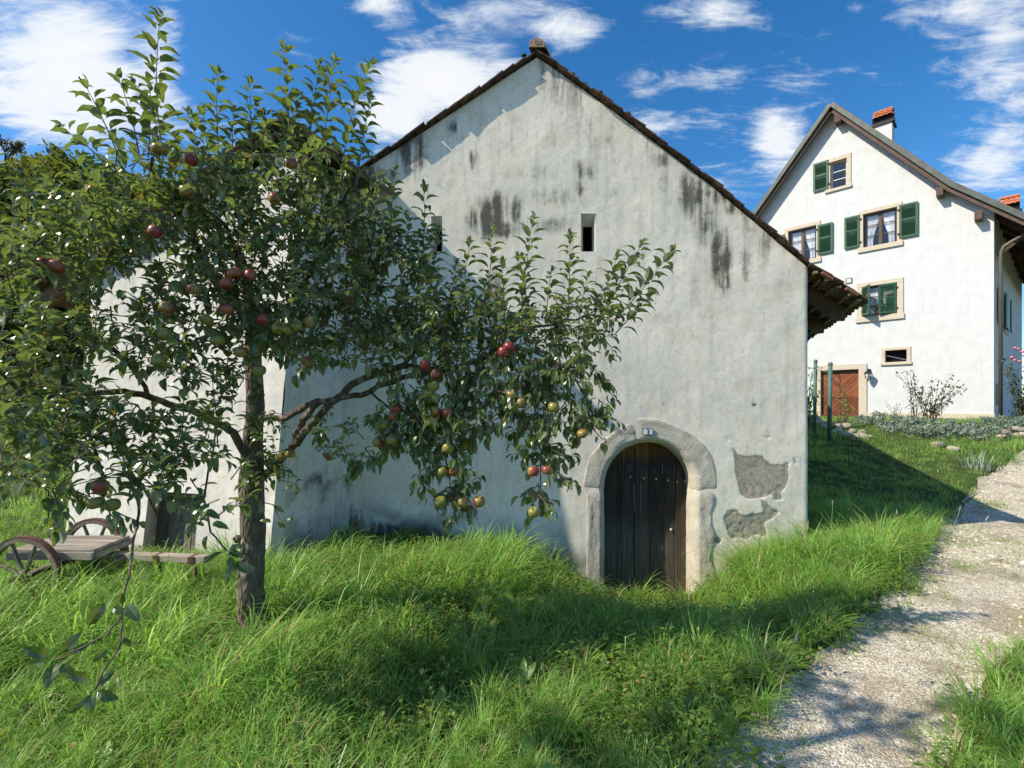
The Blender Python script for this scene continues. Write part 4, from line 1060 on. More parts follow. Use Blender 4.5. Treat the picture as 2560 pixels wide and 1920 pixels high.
# cellar door: two leaves of chevron boards
o = openings['door']; x0, x1, z0, z1 = o
surround('door_surround', o, .22, .27, .23, 0, .05, .32)
M['door_red'] = plain('door_red', (0.20, 0.062, 0.026), .55, .35, 5, .3, 50, rand=.35, spec=.35)
dr = MB().span((x0, .16, z0 - .3), (x1, .19, z1)).build('door', M['brown_wood'], house); dr['label'] = 'red brown double door of diagonal boards'
MB().span((x0, .09, z1 - .13), (x1, .15, z1)).build('head_board', M['brown_wood'], dr)
xm = (x0 + x1) / 2; zm = z0 + (z1 - z0) * .47; ztop = z1 - .14
for (a, b, s_) in ((x0 + .02, xm - .01, -1), (xm + .01, x1 - .02, 1)):
    for (c, d, t_) in ((zm, ztop, 1), (z0 - .1, zm, -1)):
        bw = .20; slope = s_ * t_
        k0 = -14
        for k in range(-16, 26):
            # band between two parallel lines z = slope*(x-a) + k*bw
            f0 = lambda p: p[1] - (c + slope * (p[0] - a) + k * bw + .007); f1 = lambda p: (c + slope * (p[0] - a) + (k + 1) * bw - .007) - p[1]
            poly = clip(clip([(a, c + .004), (b, c + .004), (b, d - .004), (a, d - .004)], f0), f1)
            if len(poly) > 2:
                yo = .112 + .006 * (k % 2); MB().prism([(p[0], yo, p[1]) for p in poly], (0, .04, 0)).build('board', M['door_red'], dr)
hx, hz = hp(2096, 993, .25); MB().beam((hx - .02, .08, hz), (hx + .16, .08, hz), .025, .025).build('handle', M['steel'], dr)
# flank windows with shutters
for k_, (yy, zc) in enumerate(((1.35, 3.55), (3.2, 3.55))):
    p = SD * yy; q = SD * (yy + 1.0); zl, zh = zc - .65, zc + .65
    fr_ = MB(); off = Vector((.03, 0, 0))
    fr_.prism([p + Vector((-.05, -.15, zl - .12)), q + Vector((-.05, .15, zl - .12)), q + Vector((-.05, .15, zh + .15)), p + Vector((-.05, -.15, zh + .15))], (.09, 0, 0)); wfr = fr_.build('window_surround', M['surround'], house)
    MB().prism([p + Vector((.041, .0, zl)), q + Vector((.041, .0, zl)), q + Vector((.041, .0, zh)), p + Vector((.041, .0, zh))], (.006, 0, 0)).build('pane', M['room'], wfr)
    for (yh, sg) in ((yy - .02, -1), (yy + 1.02, 1)):
        a = SD * yh; b = SD * (yh + sg * .52); MB().prism([a + Vector((.08, 0, zl)), b + Vector((.08, 0, zl)), b + Vector((.08, 0, zh)), a + Vector((.08, 0, zh))], (.045, 0, 0)).build('shutter', M['shutter_green'], house)
p = SD * .75; MB().box((p.x + .05, p.y, .35), (.10, .4, .75)).build('meter_box', M['surround'], house)
# lantern beside the door
x, z = hp(2172, 934, -.1)
lw = HC + HLX * x + HLY * -.0 + Vector((0, 0, z)); ll = lambda dx, dy, dz: lw + HLX * dx + HLY * dy + Vector((0, 0, dz))
lan = empty('wall_lantern', lw, 0, 'small black lantern on the white wall beside the red door', 'lamp')
MB().box(ll(0, -.015, .10), (.10, .10, .16), Matrix.Rotation(HTH, 3, 'Z')).build('wall_plate', M['black_metal'], lan)
MB().tube([ll(0, -.02, .12), ll(0, -.14, .20), ll(0, -.24, .16), ll(0, -.26, .08)], .014, 6).build('arm', M['black_metal'], lan, smooth=True)
MB().lathe([(.02, .13), (.07, .09), (.135, .02), (.14, .0), (.0, .0)], 12, ll(0, -.26, .0)).build('hood', M['black_metal'], lan)
MB().lathe([(.105, .0), (.10, -.10), (.06, -.22), (.0, -.23)], 10, ll(0, -.26, .0)).build('glass', M['lamp_glass'], lan)
mb = MB()
for k in range(6):
    a = k * math.pi / 3; c_, s_ = math.cos(a), math.sin(a); b0 = ll(0, -.26, 0)
    mb.tube([b0 + Vector((.115 * c_, .115 * s_, 0)), b0 + Vector((.11 * c_, .11 * s_, -.10)), b0 + Vector((.066 * c_, .066 * s_, -.225))], .008, 5)
mb.tube([ll(0, -.26, -.22), ll(0, -.26, -.31)], .018, 6); mb.build('cage', M['black_metal'], lan)

# two green posts with a wire
for (u, vb, vt, Y, lab) in ((2036, 1072, 902, 13.2, 'thin green metal post nearer the barn corner'), (2073, 1080, 909, 12.6, 'thicker green metal post in front of the red door')):
    b = px(u, vb, Y); t = px(u + 3, vt, Y); b.z = min(b.z, Hs(b.x, b.y) - .05)
    po = empty('fence_post', b, 0, lab, 'post')
    r_ = .050 if u > 2050 else .042
    MB().tube([b, t], r_, 10).build('pole', M['pole_green'], po, smooth=True); MB().lathe([(r_ * 1.15, -.05), (r_ * 1.15, 0), (r_ * .7, .03), (0, .035)], 10, t).build('cap', M['pipe'], po, smooth=True)
w0, w1, w2_ = px(1985, 913, 12.9), px(2040, 922, 13.15), px(2074, 932, 12.6)
tag(MB().tube([w0, w1, w2_], .010, 5).build('wire', M['wire']), 'taut wire between the two green posts', 'wire')

# ------------------------------------------------------------------ the little cart
cart = empty('hand_cart', (-3.7, 4.15, -1.68), 0.0, 'old wooden hand cart with spoked wheels in the grass', 'cart')
wr = .32
def wheel(c, nm):
    r0 = wr; mb = MB(); n = 40
    prof = [(r0 - .042, -.02), (r0 - .004, -.021), (r0 - .004, .021), (r0 - .042, .02), (r0 - .042, -.02)]
    rot = Matrix.Rotation(R(90), 3, 'X') @ Matrix.Rotation(0, 3, 'Z'); rot = Matrix.Rotation(R(-4), 3, 'Z') @ rot
    w = MB().lathe(prof, n, c, rot).build('wheel', M['rim_wood'], cart, smooth=False)
    MB().lathe([(r0 - .004, -.023), (r0 + .006, -.023), (r0 + .006, .023), (r0 - .004, .023)], n, c, rot).build('iron_tyre', M['rust'], w)
    MB().lathe([(0, -.075), (.030, -.07), (.036, -.04), (.050, -.03), (.050, .03), (.036, .05), (0, .055)], 14, c, rot).build('hub', M['rim_wood'], w, smooth=True)
    for k in range(8):
        a = k * math.pi / 4 + .39; d = rot @ Vector((math.cos(a), math.sin(a), 0)); MB().tube([Vector(c) + d * .04, Vector(c) + d * (r0 - .03)], [.017, .013], 7).build('spoke', M['rim_wood'], w)
    return w
fc, bc = px(60, 1424, 3.9), px(236, 1390, 4.5)
fc.z = Hs(fc.x, fc.y) + wr - .02; bc.z = Hs(bc.x, bc.y) + wr - .02
wheel(fc, 'front'); wheel(bc, 'back')
MB().tube([fc + Vector((0, -.10, 0)), bc + Vector((0, .08, 0))], .022, 8).build('axle', M['rust'], cart)
q = [px(11, 1374, 3.93), px(224, 1385, 3.93), px(322, 1351, 4.42), px(128, 1341, 4.42)]
zt = -1.205
ax_ = [(-4.16, 3.97), (-3.46, 3.97), (-3.50, 4.40), (-4.18, 4.40)]
for i in range(4):
    t0, t1 = i / 4 + .006, (i + 1) / 4 - .006
    a = Vector((*ax_[0], 0)).lerp(Vector((*ax_[3], 0)), t0); b = Vector((*ax_[1], 0)).lerp(Vector((*ax_[2], 0)), t0); c = Vector((*ax_[1], 0)).lerp(Vector((*ax_[2], 0)), t1); d = Vector((*ax_[0], 0)).lerp(Vector((*ax_[3], 0)), t1)
    MB().prism([p + Vector((0, 0, zt + .002 * (i % 2))) for p in (a, b, c, d)], (0, 0, -.03)).build('deck_board', M['deck_wood'], cart, bevel=.003)
mb = MB(); mb.beam((-4.16, 3.962, zt - .050), (-3.46, 3.962, zt - .050), .03, .055); mb.build('deck_rail', M['grey_wood'], cart); mb = MB(); mb.beam((-4.18, 4.408, zt - .050), (-3.50, 4.408, zt - .050), .03, .055); mb.build('deck_rail', M['grey_wood'], cart)
MB().beam((-3.475, 3.98, zt - .055), (-3.515, 4.39, zt - .055), .06, .045).build('cross_beam', M['grey_wood'], cart)
MB().tube([(-3.62, 4.19, zt - .06), (-3.60, 4.19, -1.70)], .03, 8).build('prop', M['dark_wood'], cart)
p0, p1 = px(275, 1388, 4.25), px(520, 1397, 4.05)
MB().beam(p0, p1, .085, .055).build('beam', M['grey_wood'], cart, bevel=.004)
for u in (402, 489):
    t = (u - 275) / 245; p = p0.lerp(p1, t); MB().box(p + Vector((0, -.005, -.003)), (.055, .105, .062)).build('bracket', M['rust'], cart, bevel=.003)
    MB().beam(p + Vector((.02, -.035, -.02)), (p.x + .035, p.y - .045, Hs(p.x, p.y) - .03), .022, .03).build('leg', M['rust'], cart)
p = px(470, 1400, 4.02)
# ------------------------------------------------------------------ leaves
def leaf_shape(fold, curl, twist, seed, w=.225, ns=6, petiole=.22, ):
    """unit leaf along +Y, upper side +Z: (verts, faces)"""
    r = random.Random(seed); vs = []; fs = []
    ts = np.linspace(0, 1, ns)
    for i, t in enumerate(ts):
        wd = w * (math.sin(math.pi * min(1, (t * .96 + .03)) ** .82) ** .75) * (1 if t < .98 else .3)
        if i == 0: wd = .02
        y = t; z = -curl * t * t; tw = twist * t
        if curl > 0: y = math.sin(curl * t * 1.1) / (curl * 1.1); z = -(1 - math.cos(curl * t * 1.1)) / (curl * 1.1)
        for s in (-1, 0, 1):
            jx = r.uniform(-.028, .028); up = fold * wd * abs(s)
            x = s * wd + jx * abs(s); zz = z + up + r.uniform(-.03, .03) * abs(s)
            vs.append((x * math.cos(tw) - (zz - z) * math.sin(tw), y, z + x * math.sin(tw) + (zz - z) * math.cos(tw)))
    for i in range(ns - 1):
        for k in range(2):
            a = i * 3 + k; fs.append((a, a + 1, a + 4, a + 3))
    if petiole:
        o = len(vs); vs += [(-.012, -petiole, .03), (.012, -petiole, .03), (.010, .03, 0), (-.010, .03, 0)]; fs.append((o, o + 1, o + 2, o + 3))
    V = np.array(vs); V[:, 1] += petiole
    return V, np.array(fs)
LV = [leaf_shape(.45, 1.0, .15, 1), leaf_shape(.65, 1.2, -.2, 2), leaf_shape(.35, .65, .1, 3), leaf_shape(.6, 1.5, .25, 4), leaf_shape(.85, .9, -.3, 5), leaf_shape(.3, 1.1, .4, 6)]
def frame(d, up):
    d = d.normalized(); x = d.cross(up)
    if x.length < 1e-3: x = d.cross(Vector((1, 0, 0)))
    x.normalize(); z = x.cross(d); return Matrix((x, d, z)).transposed()
class Leaves:
    def __init__(s): s.items = []
    def add(s, p, d, up, size, tint=None, var=None, yel=None):
        s.items.append((np.array(p), np.array(frame(Vector(d), Vector(up))), size, rnd.randrange(len(LV)) if var is None else var, rnd.random() if tint is None else tint, (rnd.random() if rnd.random() < .35 else .5) if yel is None else yel))
    def bake(s, name, mat, parent, items=None, shapes=None):
        items = s.items if items is None else items; shapes = shapes or LV
        Vs, Fs, Cs, o = [], [], [], 0
        for (p, m, sz, v, ti, ye) in items:
            V, Fq = shapes[v]; W = (V * sz) @ m.T + p
            Vs.append(W); Fs.append(Fq + o); o += len(V); Cs.append(np.tile([ti, ye, 0, 1], (len(V), 1)))
        ob = np_mesh(name, np.concatenate(Vs), np.concatenate(Fs), mat, parent, smooth=False)
        col_attr(ob, 'tint', np.concatenate(Cs)); return ob

# ------------------------------------------------------------------ the apple tree
tb = px(636, 1590, 3.5); tb.z = Hs(tb.x, tb.y) - .03
apple = empty('apple_tree', tb, 0.0, 'leafy apple tree with red and yellow apples in front of the barn', 'tree')
LF = Leaves(); TW = MB(); SHT = MB()
def wig(pts, n=3, amp=.012):
    out = [Vector(pts[0])]
    for a, b in zip(pts[:-1], pts[1:]):
        a, b = Vector(a), Vector(b)
        for k in range(1, n + 1):
            p = a.lerp(b, k / n)
            if k < n: p += Vector((rnd.gauss(0, amp), rnd.gauss(0, amp), rnd.gauss(0, amp)))
            out.append(p)
    return out
# trunk: a lathe-like skin with knots
pts = [tb + Vector((0, 0, -.15)), tb + Vector((-.005, 0, .05)), pz(541, 1270, 3.5), pz(547, 1150, 3.5), pz(543, 1050, 3.5), pz(545, 960, 3.5), pz(552, 880, 3.48), pz(548, 790, 3.46), pz(545, 690, 3.44), pz(530, 600, 3.42), pz(500, 520, 3.35)]
rad = [.125, .100, .086, .081, .086, .068, .062, .052, .046, .036, .024]
full = []; fr_ = []
for i in range(len(pts) - 1):
    for k in range(6): full.append(pts[i].lerp(pts[i + 1], k / 6)); fr_.append(rad[i] + (rad[i + 1] - rad[i]) * k / 6)
full.append(pts[-1]); fr_.append(rad[-1])
mb = MB(); ns = 28; mb.tube(full, fr_, ns)
V = np.array(mb.v); ax = np.repeat(np.array([list(p) for p in full]), ns, 0); dr_ = V - ax; an = np.arctan2(dr_[:, 1], dr_[:, 0])
nz = fbm(an * 2.2 + 9, V[:, 2] * 9, 201, 4) - .5; nz2 = fbm(an * 6 + 9, V[:, 2] * 22, 203, 3) - .5
V = ax + dr_ * (1 + .30 * nz + .14 * nz2)[:, None]; mb.v = [tuple(p) for p in V]
trunk = mb.build('trunk', M['bark'], apple, smooth=True)
# sawn branch stub
p = pz(519, 1167, 3.46); MB().tube([p + Vector((.07, .02, -.01)), p + Vector((-.01, -.01, .012)), p + Vector((-.028, -.02, .016))], [.03, .030, .028], 12).build('branch_stub', M['bark'], apple, smooth=True)
MB().lathe([(.0, 0), (.012, .001), (.013, -.004)], 12, p + Vector((-.031, -.021, .017)), frame(Vector((0, 0, 1)), Vector((1, 0, 0))) @ Matrix.Rotation(0, 3, 'X')).build('stub_heart', M['rust'], apple)
limbs = [
    ([(560, 1040, 3.66), (600, 1000, 3.6), (640, 955, 3.5), (655, 905, 3.42), (690, 868, 3.36), (740, 858, 3.3), (800, 846, 3.22), (870, 815, 3.15), (960, 800, 3.1)], .034, .017),
    ([(552, 900, 3.6), (610, 905, 3.5), (650, 885, 3.44), (690, 865, 3.40)], .026, .024),
    ([(640, 960, 3.48), (690, 900, 3.4), (760, 830, 3.3), (870, 790, 3.2), (960, 800, 3.12), (1040, 775, 3.08), (1090, 752, 3.05), (1150, 758, 3.03), (1190, 765, 3.02)], .032, .012),
    ([(548, 1000, 3.64), (505, 935, 3.5), (470, 915, 3.4), (385, 880, 3.2), (330, 860, 3.05), (270, 845, 2.9), (170, 848, 2.75), (60, 870, 2.6)], .034, .016),
    ([(320, 858, 3.0), (290, 785, 2.88), (225, 735, 2.75), (140, 718, 2.65), (115, 720, 2.62), (60, 750, 2.55), (20, 760, 2.5)], .016, .011),
    ([(60, 870, 2.6), (0, 800, 2.4), (-60, 780, 2.3)], .014, .010),
    ([(90, 800, 2.5), (170, 755, 2.5), (-20, 835, 2.4)], .008, .007),
    ([(545, 700, 3.5), (480, 640, 3.3), (440, 560, 3.1), (385, 460, 2.95), (340, 420, 2.8), (330, 340, 2.6)], .026, .008),
    ([(540, 640, 3.45), (520, 540, 3.3), (470, 470, 3.2), (430, 440, 3.1), (375, 440, 2.95), (330, 470, 2.85)], .020, .009),
    ([(548, 740, 3.5), (640, 640, 3.35), (700, 540, 3.25), (730, 450, 3.2), (760, 400, 3.15), (790, 370, 3.1)], .024, .007),
    ([(640, 640, 3.35), (740, 640, 3.3), (830, 620, 3.25), (900, 600, 3.2)], .015, .007),
    ([(870, 790, 3.2), (930, 720, 3.15), (1000, 690, 3.1), (1080, 670, 3.08)], .014, .007),
    ([(1040, 775, 3.08), (1130, 720, 3.05), (1220, 690, 3.02), (1300, 685, 3.0)], .013, .006),
    ([(960, 800, 3.12), (975, 880, 3.0), (960, 980, 2.95), (985, 1090, 2.92)], .010, .004),
    ([(1090, 760, 3.05), (1150, 850, 2.98), (1170, 960, 2.95), (1165, 1090, 2.92)], .010, .004),
    ([(1150, 758, 3.03), (1230, 800, 3.0), (1270, 870, 2.98), (1300, 940, 2.96)], .009, .004),
    ([(800, 846, 3.22), (850, 890, 3.05), (860, 950, 3.0)], .009, .005),
    ([(330, 860, 3.05), (330, 960, 2.7), (300, 1040, 2.5), (345, 1120, 2.42)], .010, .006),
    ([(170, 848, 2.75), (200, 960, 2.45), (230, 1050, 2.35), (220, 1100, 2.3)], .011, .006),
    ([(300, 1040, 2.5), (300, 1110, 2.3), (285, 1200, 1.98), (272, 1265, 1.86)], .008, .0045),
    ([(470, 915, 3.4), (460, 980, 2.9), (440, 1080, 2.6), (455, 1150, 2.45), (490, 1190, 2.4)], .008, .004)]
for pl, r0, r1 in limbs:
    P = wig([pz(q[0], q[1], q[2] - .15 * float(sstep(3.2, 3.55, q[2]))) for q in pl], 3, .009 if r0 > .012 else .003); n = len(P)
    MB().tube(P, [(r0 + (r1 - r0) * i / (n - 1)) * .88 for i in range(n)], 9).build('branch', M['bark'], apple, smooth=True)

def shoot(base, tip, size=.085, spacing=.0205, droop=.25, start=.04, leaves_up=1.15, rad=.0042):
    base, tip = Vector(base), Vector(tip); d = tip - base; L = d.length
    side = d.orthogonal().normalized() * rnd.uniform(-.05, .05) * L
    P = [base + d * t + side * math.sin(math.pi * t) for t in np.linspace(0, 1, 7)]
    SHT.tube(P, [rad * (1 - .7 * t) for t in np.linspace(0, 1, 7)], 5, cap=False)
    q = start * L + .01; az = rnd.uniform(0, 6.28); dn = d.normalized(); e1 = dn.orthogonal().normalized(); e2 = dn.cross(e1)
    while q < L:
        t = q / L; p = base + d * t + side * math.sin(math.pi * t)
        out = e1 * math.cos(az) + e2 * math.sin(az)
        dirv = out * 1.0 + dn * (leaves_up * rnd.uniform(.6, 1.2) + (.9 if t > .92 else 0))
        sz = size * (1.16 if base.y > 2.7 else 1.0) * (.80 + .35 * math.sin(math.pi * min(1, t * .9 + .15))) * rnd.uniform(.85, 1.12) * (.72 if t > .93 else 1)
        LF.add(p, dirv, dn + Vector((0, 0, .3)) - out * .1, sz)
        az += 2.4 + rnd.uniform(-.35, .35); q += spacing * rnd.uniform(.8, 1.2) * (.55 if t > .9 else 1)
    for k in range(3): LF.add(tip, dn + Vector((rnd.gauss(0, .3), rnd.gauss(0, .3), .1)), -Vector((rnd.gauss(0, 1), rnd.gauss(0, 1), 0)) + Vector((0, 0, .2)), size * .6, var=4)
S = [((352, 345), (345, 42), 2.35, .095), ((345, 340), (295, 185), 2.5, .09), ((255, 335), (185, 185), 2.45, .088), ((225, 350), (138, 278), 2.45, .085), ((300, 330), (258, 172), 2.5, .088), ((320, 340), (325, 200), 2.6, .085),
     ((472, 330), (470, 158), 2.9, .08), ((545, 335), (540, 182), 2.9, .08), ((628, 345), (614, 105), 2.9, .085), ((690, 360), (722, 135), 2.9, .085), ((665, 350), (690, 142), 2.95, .082), ((735, 400), (800, 142), 2.9, .085), ((770, 400), (800, 215), 2.95, .082), ((600, 340), (640, 235), 2.95, .08),
     ((430, 340), (410, 250), 2.8, .085), ((505, 345), (505, 245), 2.95, .08), ((580, 345), (572, 250), 2.95, .08), ((455, 350), (440, 240), 2.9, .08), ((520, 350), (555, 225), 2.95, .08),
     ((850, 570), (853, 370), 3.15, .08), ((905, 600), (915, 405), 3.15, .08), ((820, 580), (800, 430), 3.2, .08), ((770, 540), (742, 415), 3.2, .08), ((720, 540), (705, 430), 3.2, .08), ((880, 600), (880, 470), 3.2, .08), ((930, 620), (950, 500), 3.15, .08), ((840, 600), (830, 470), 3.2, .08),
     ((700, 560), (660, 470), 3.15, .08), ((790, 600), (770, 490), 3.2, .08), ((650, 520), (630, 430), 3.1, .08),
     ((1005, 670), (1015, 528), 3.1, .085), ((1045, 670), (1062, 500), 3.1, .085), ((1125, 680), (1150, 475), 3.05, .085), ((1090, 690), (1085, 570), 3.1, .08), ((1225, 690), (1230, 512), 3.05, .088), ((1180, 680), (1190, 590), 3.05, .08), ((1280, 690), (1332, 558), 3.0, .088), ((1300, 690), (1385, 530), 3.0, .088), ((1320, 700), (1448, 545), 3.0, .09), ((970, 680), (985, 570), 3.1, .08), ((1150, 690), (1120, 560), 3.08, .082), ((1250, 700), (1270, 600), 3.03, .08), ((1330, 720), (1400, 640), 3.0, .085),
     ((150, 520), (110, 410), 2.6, .085), ((60, 560), (30, 440), 2.5, .088), ((210, 480), (190, 380), 2.65, .085), ((400, 420), (380, 300), 2.8, .085), ((100, 860), (70, 740), 2.4, .088), ((470, 960), (455, 800), 2.75, .085), ((390, 960), (395, 830), 2.6, .088), ((560, 600), (575, 500), 3.0, .08), ((330, 700), (340, 610), 2.7, .085), ((200, 760), (210, 660), 2.6, .085), ((270, 1000), (250, 880), 2.4, .09), ((360, 1060), (385, 920), 2.4, .09), ((300, 1100), (255, 960), 2.3, .09), ((210, 900), (190, 800), 2.5, .088), ((490, 820), (500, 700), 2.85, .082)]
for k in range(26):
    u = rnd.uniform(60, 960); vb = float(np.interp(u, [0, 300, 600, 800, 960], [480, 400, 400, 520, 620])) + rnd.uniform(0, 150); S.append(((u, vb), (u + rnd.uniform(-25, 25), vb - rnd.uniform(70, 120)), float(np.interp(u, [0, 300, 600, 960], [2.45, 2.75, 3.0, 3.18])) + rnd.uniform(-.2, .2), .083))
for (b, t, Y, sz) in S: shoot(pz(*b, Y + .06), pz(*t, Y), sz)

def spur(p, d, size, n=6, L=.10, down=False):
    """short fruiting spur with a rosette of leaves"""
    p = Vector(p); d = Vector(d).normalized(); e = p + d * L
    TW.tube([p, p.lerp(e, .5) + Vector((rnd.gauss(0, .008), rnd.gauss(0, .008), rnd.gauss(0, .008))), e], [.0038, .003, .002], 4, cap=False)
    e1 = d.orthogonal().normalized(); e2 = d.cross(e1); az = rnd.uniform(0, 6.28)
    for k in range(n):
        t = .25 + .75 * (k + 1) / n; out = e1 * math.cos(az) + e2 * math.sin(az)
        dirv = out * rnd.uniform(.7, 1.1) + d * rnd.uniform(.2, .9) + Vector((0, 0, (-.75 if down else .10) + rnd.gauss(0, .15)))
        LF.add(p.lerp(e, t), dirv, Vector((rnd.gauss(0, .25), rnd.gauss(0, .25), 1.0)) + (out * .5 if down else Vector()), size * rnd.uniform(.60, 1.18))
        az += 2.4 + rnd.uniform(-.4, .4)
REG = [(330, 430, 190, 100, 2.75, .30, 62, 0), (520, 410, 190, 95, 3.0, .30, 84, 0), (690, 430, 120, 90, 3.1, .28, 58, 0), (150, 520, 170, 80, 2.6, .28, 56, 0), (50, 620, 120, 110, 2.4, .25, 46, 0), (330, 560, 190, 80, 2.8, .3, 66, 0), (560, 580, 170, 110, 2.95, .3, 96, 0),
       (450, 650, 120, 70, 2.8, .25, 44, 0), (720, 570, 130, 120, 3.1, .25, 78, 0), (850, 600, 110, 110, 3.2, .2, 74, 0), (700, 720, 160, 75, 3.05, .25, 88, 0), (560, 720, 100, 60, 2.9, .25, 44, 0), (300, 720, 170, 80, 2.6, .25, 44, 0), (70, 790, 120, 90, 2.35, .2, 34, 0), (390, 790, 110, 55, 2.7, .25, 26, 0),
       (60, 950, 110, 110, 2.2, .2, 46, 0), (210, 910, 140, 65, 2.5, .2, 36, 0), (350, 980, 130, 70, 2.5, .2, 30, 0), (480, 880, 90, 60, 2.9, .2, 16, 0), (565, 1000, 60, 50, 3.4, .12, 18, 0), (880, 730, 130, 70, 3.1, .2, 78, 0), (1020, 710, 120, 80, 3.1, .2, 74, 0), (1150, 710, 110, 60, 3.08, .18, 48, 0), (1260, 700, 80, 45, 3.02, .12, 20, 0),
       (960, 850, 140, 75, 3.0, .18, 76, 1), (1100, 830, 130, 85, 3.0, .18, 76, 1), (1230, 820, 80, 90, 3.0, .15, 46, 1), (860, 920, 60, 55, 3.0, .12, 26, 1), (965, 970, 70, 105, 2.95, .12, 46, 1), (1170, 970, 50, 105, 2.95, .12, 32, 1), (1275, 900, 42, 50, 3.0, .12, 14, 1), (660, 905, 60, 30, 3.3, .1, 5, 0), (740, 965, 55, 35, 3.25, .1, 8, 0),
       (190, 1060, 130, 65, 2.3, .18, 18, 1), (430, 1060, 80, 70, 2.4, .18, 11, 0), (770, 990, 30, 30, 3.05, .08, 6, 1), (985, 1090, 40, 35, 2.92, .06, 10, 1)]
for (cx0, cy0, rx, ry, Y, dY, n, down) in REG:
    for i in range(int(n * 1.25)):
        r_ = math.sqrt(rnd.random()); a = rnd.uniform(0, 6.283)
        p = pz(cx0 + rx * r_ * math.cos(a), cy0 + ry * r_ * math.sin(a), Y + rnd.uniform(-dY, dY))
        d = Vector((rnd.gauss(0, 1), rnd.gauss(0, 1), rnd.gauss(-.5 if down else .35, .7)))
        spur(p, d, .076 if Y > 2.7 else .072, rnd.randint(4, 8), rnd.uniform(.05, .16), bool(down))
# the low twig hanging close to the lens
tw = [pz(272, 1265, 1.86), pz(262, 1330, 1.80), pz(232, 1372, 1.76), pz(175, 1400, 1.72), pz(120, 1425, 1.70)]
tw2 = [pz(262, 1330, 1.80), pz(262, 1385, 1.76), pz(230, 1440, 1.72), pz(205, 1490, 1.70)]
for t_ in (tw, tw2): TW.tube(wig(t_, 3, .003), .0035, 6)
for (u, v, du, dv, dy, sz) in [(270, 1270, -20, 45, 0, .085), (235, 1290, -30, 40, -.03, .095), (270, 1300, 25, 40, -.05, .085), (240, 1312, 20, 8, -.02, .06), (130, 1415, 50, -60, -.03, .085), (115, 1420, -55, -15, -.05, .085), (115, 1420, -85, 30, -.04, .10), (125, 1424, -20, 40, -.06, .085), (130, 1424, 25, 55, -.03, .085), (150, 1412, 40, -20, .0, .06), (240, 1395, -30, 25, -.04, .06), (262, 1375, 25, 25, 0, .05), (205, 1470, -45, -10, -.05, .08), (205, 1485, 30, -25, .02, .06), (205, 1490, -40, 35, -.05, .085), (205, 1490, 40, 25, -.03, .08), (200, 1490, -10, 50, -.06, .075)]:
    Y = 1.73; p = pz(u, v, Y); q = pz(u + du, v + dv, Y + dy); LF.add(p, q - p, Vector((.45, -.75, .25)), sz * .98, var=rnd.choice([0, 2, 5]), tint=rnd.uniform(0, .3), yel=.5)
for (u, v, du, dv, dy, sz) in [(490, 1190, 40, -20, -.05, .09), (490, 1190, 60, 15, -.1, .085), (490, 1190, -45, 15, -.08, .085), (495, 1195, 10, 50, -.06, .085), (505, 1210, 40, 35, -.06, .09), (505, 1215, -20, 40, -.05, .085), (455, 1150, -30, 40, -.05, .08), (440, 1100, 40, 20, -.05, .085), (455, 1130, 45, 5, -.05, .085), (600, 1120, 20, 40, -.08, .085), (590, 1090, 45, 30, -.1, .085), (610, 1130, 30, -20, -.05, .085), (590, 1130, -40, -20, -.08, .08)]:
    Y = 2.4 if u < 560 else 3.45; p = pz(u, v, Y); q = pz(u + du, v + dv, Y + dy); LF.add(p, q - p, Vector((-.3, -.6, .7)), sz, var=rnd.choice([0, 2, 5]))
TW.tube([pz(545, 1080, 3.6), pz(590, 1090, 3.5), pz(610, 1135, 3.45)], .004, 5)
TW.build('twigs', M['twig'], apple); SHT.build('young_shoots', M['shoot'], apple, smooth=True)
for o in apple.children:
    if o.name.startswith(('twigs', 'young_shoots')): tag(o, kind='stuff')
# the leaves that show largest are single objects, the rest one mass
rank = sorted(range(len(LF.items)), key=lambda i: -(LF.items[i][2] / LF.items[i][0][1]) * (1 if LF.items[i][0][1] > 1.2 else 0))
big = set(rank[:300])
LME = []
for k, (V, Fq) in enumerate(LV):
    me = bpy.data.meshes.new('leaf'); me.from_pydata([tuple(v) for v in V], [], [tuple(int(i) for i in f) for f in Fq]); me.materials.append(M['apple_leaf'])
    a = me.attributes.new('tint', 'FLOAT_COLOR', 'POINT'); a.data.foreach_set('color', np.tile([[.15, .5, .3, .75, .05, .6][k], .2, 0, 1], len(V)).astype(np.float32)); LME.append(me)
for i in big:
    p, m, sz, v, ti, ye = LF.items[i]
    Mx = Matrix.Translation(Vector(p) - ORG[apple.name]) @ Matrix(m.tolist()).to_4x4() @ Matrix.Scale(float(sz), 4); link_mesh('leaf', LME[v], apple, Mx)
fo = LF.bake('foliage', M['apple_leaf'], apple, [it for i, it in enumerate(LF.items) if i not in big]); tag(fo, kind='stuff')
print('apple leaves', len(LF.items))
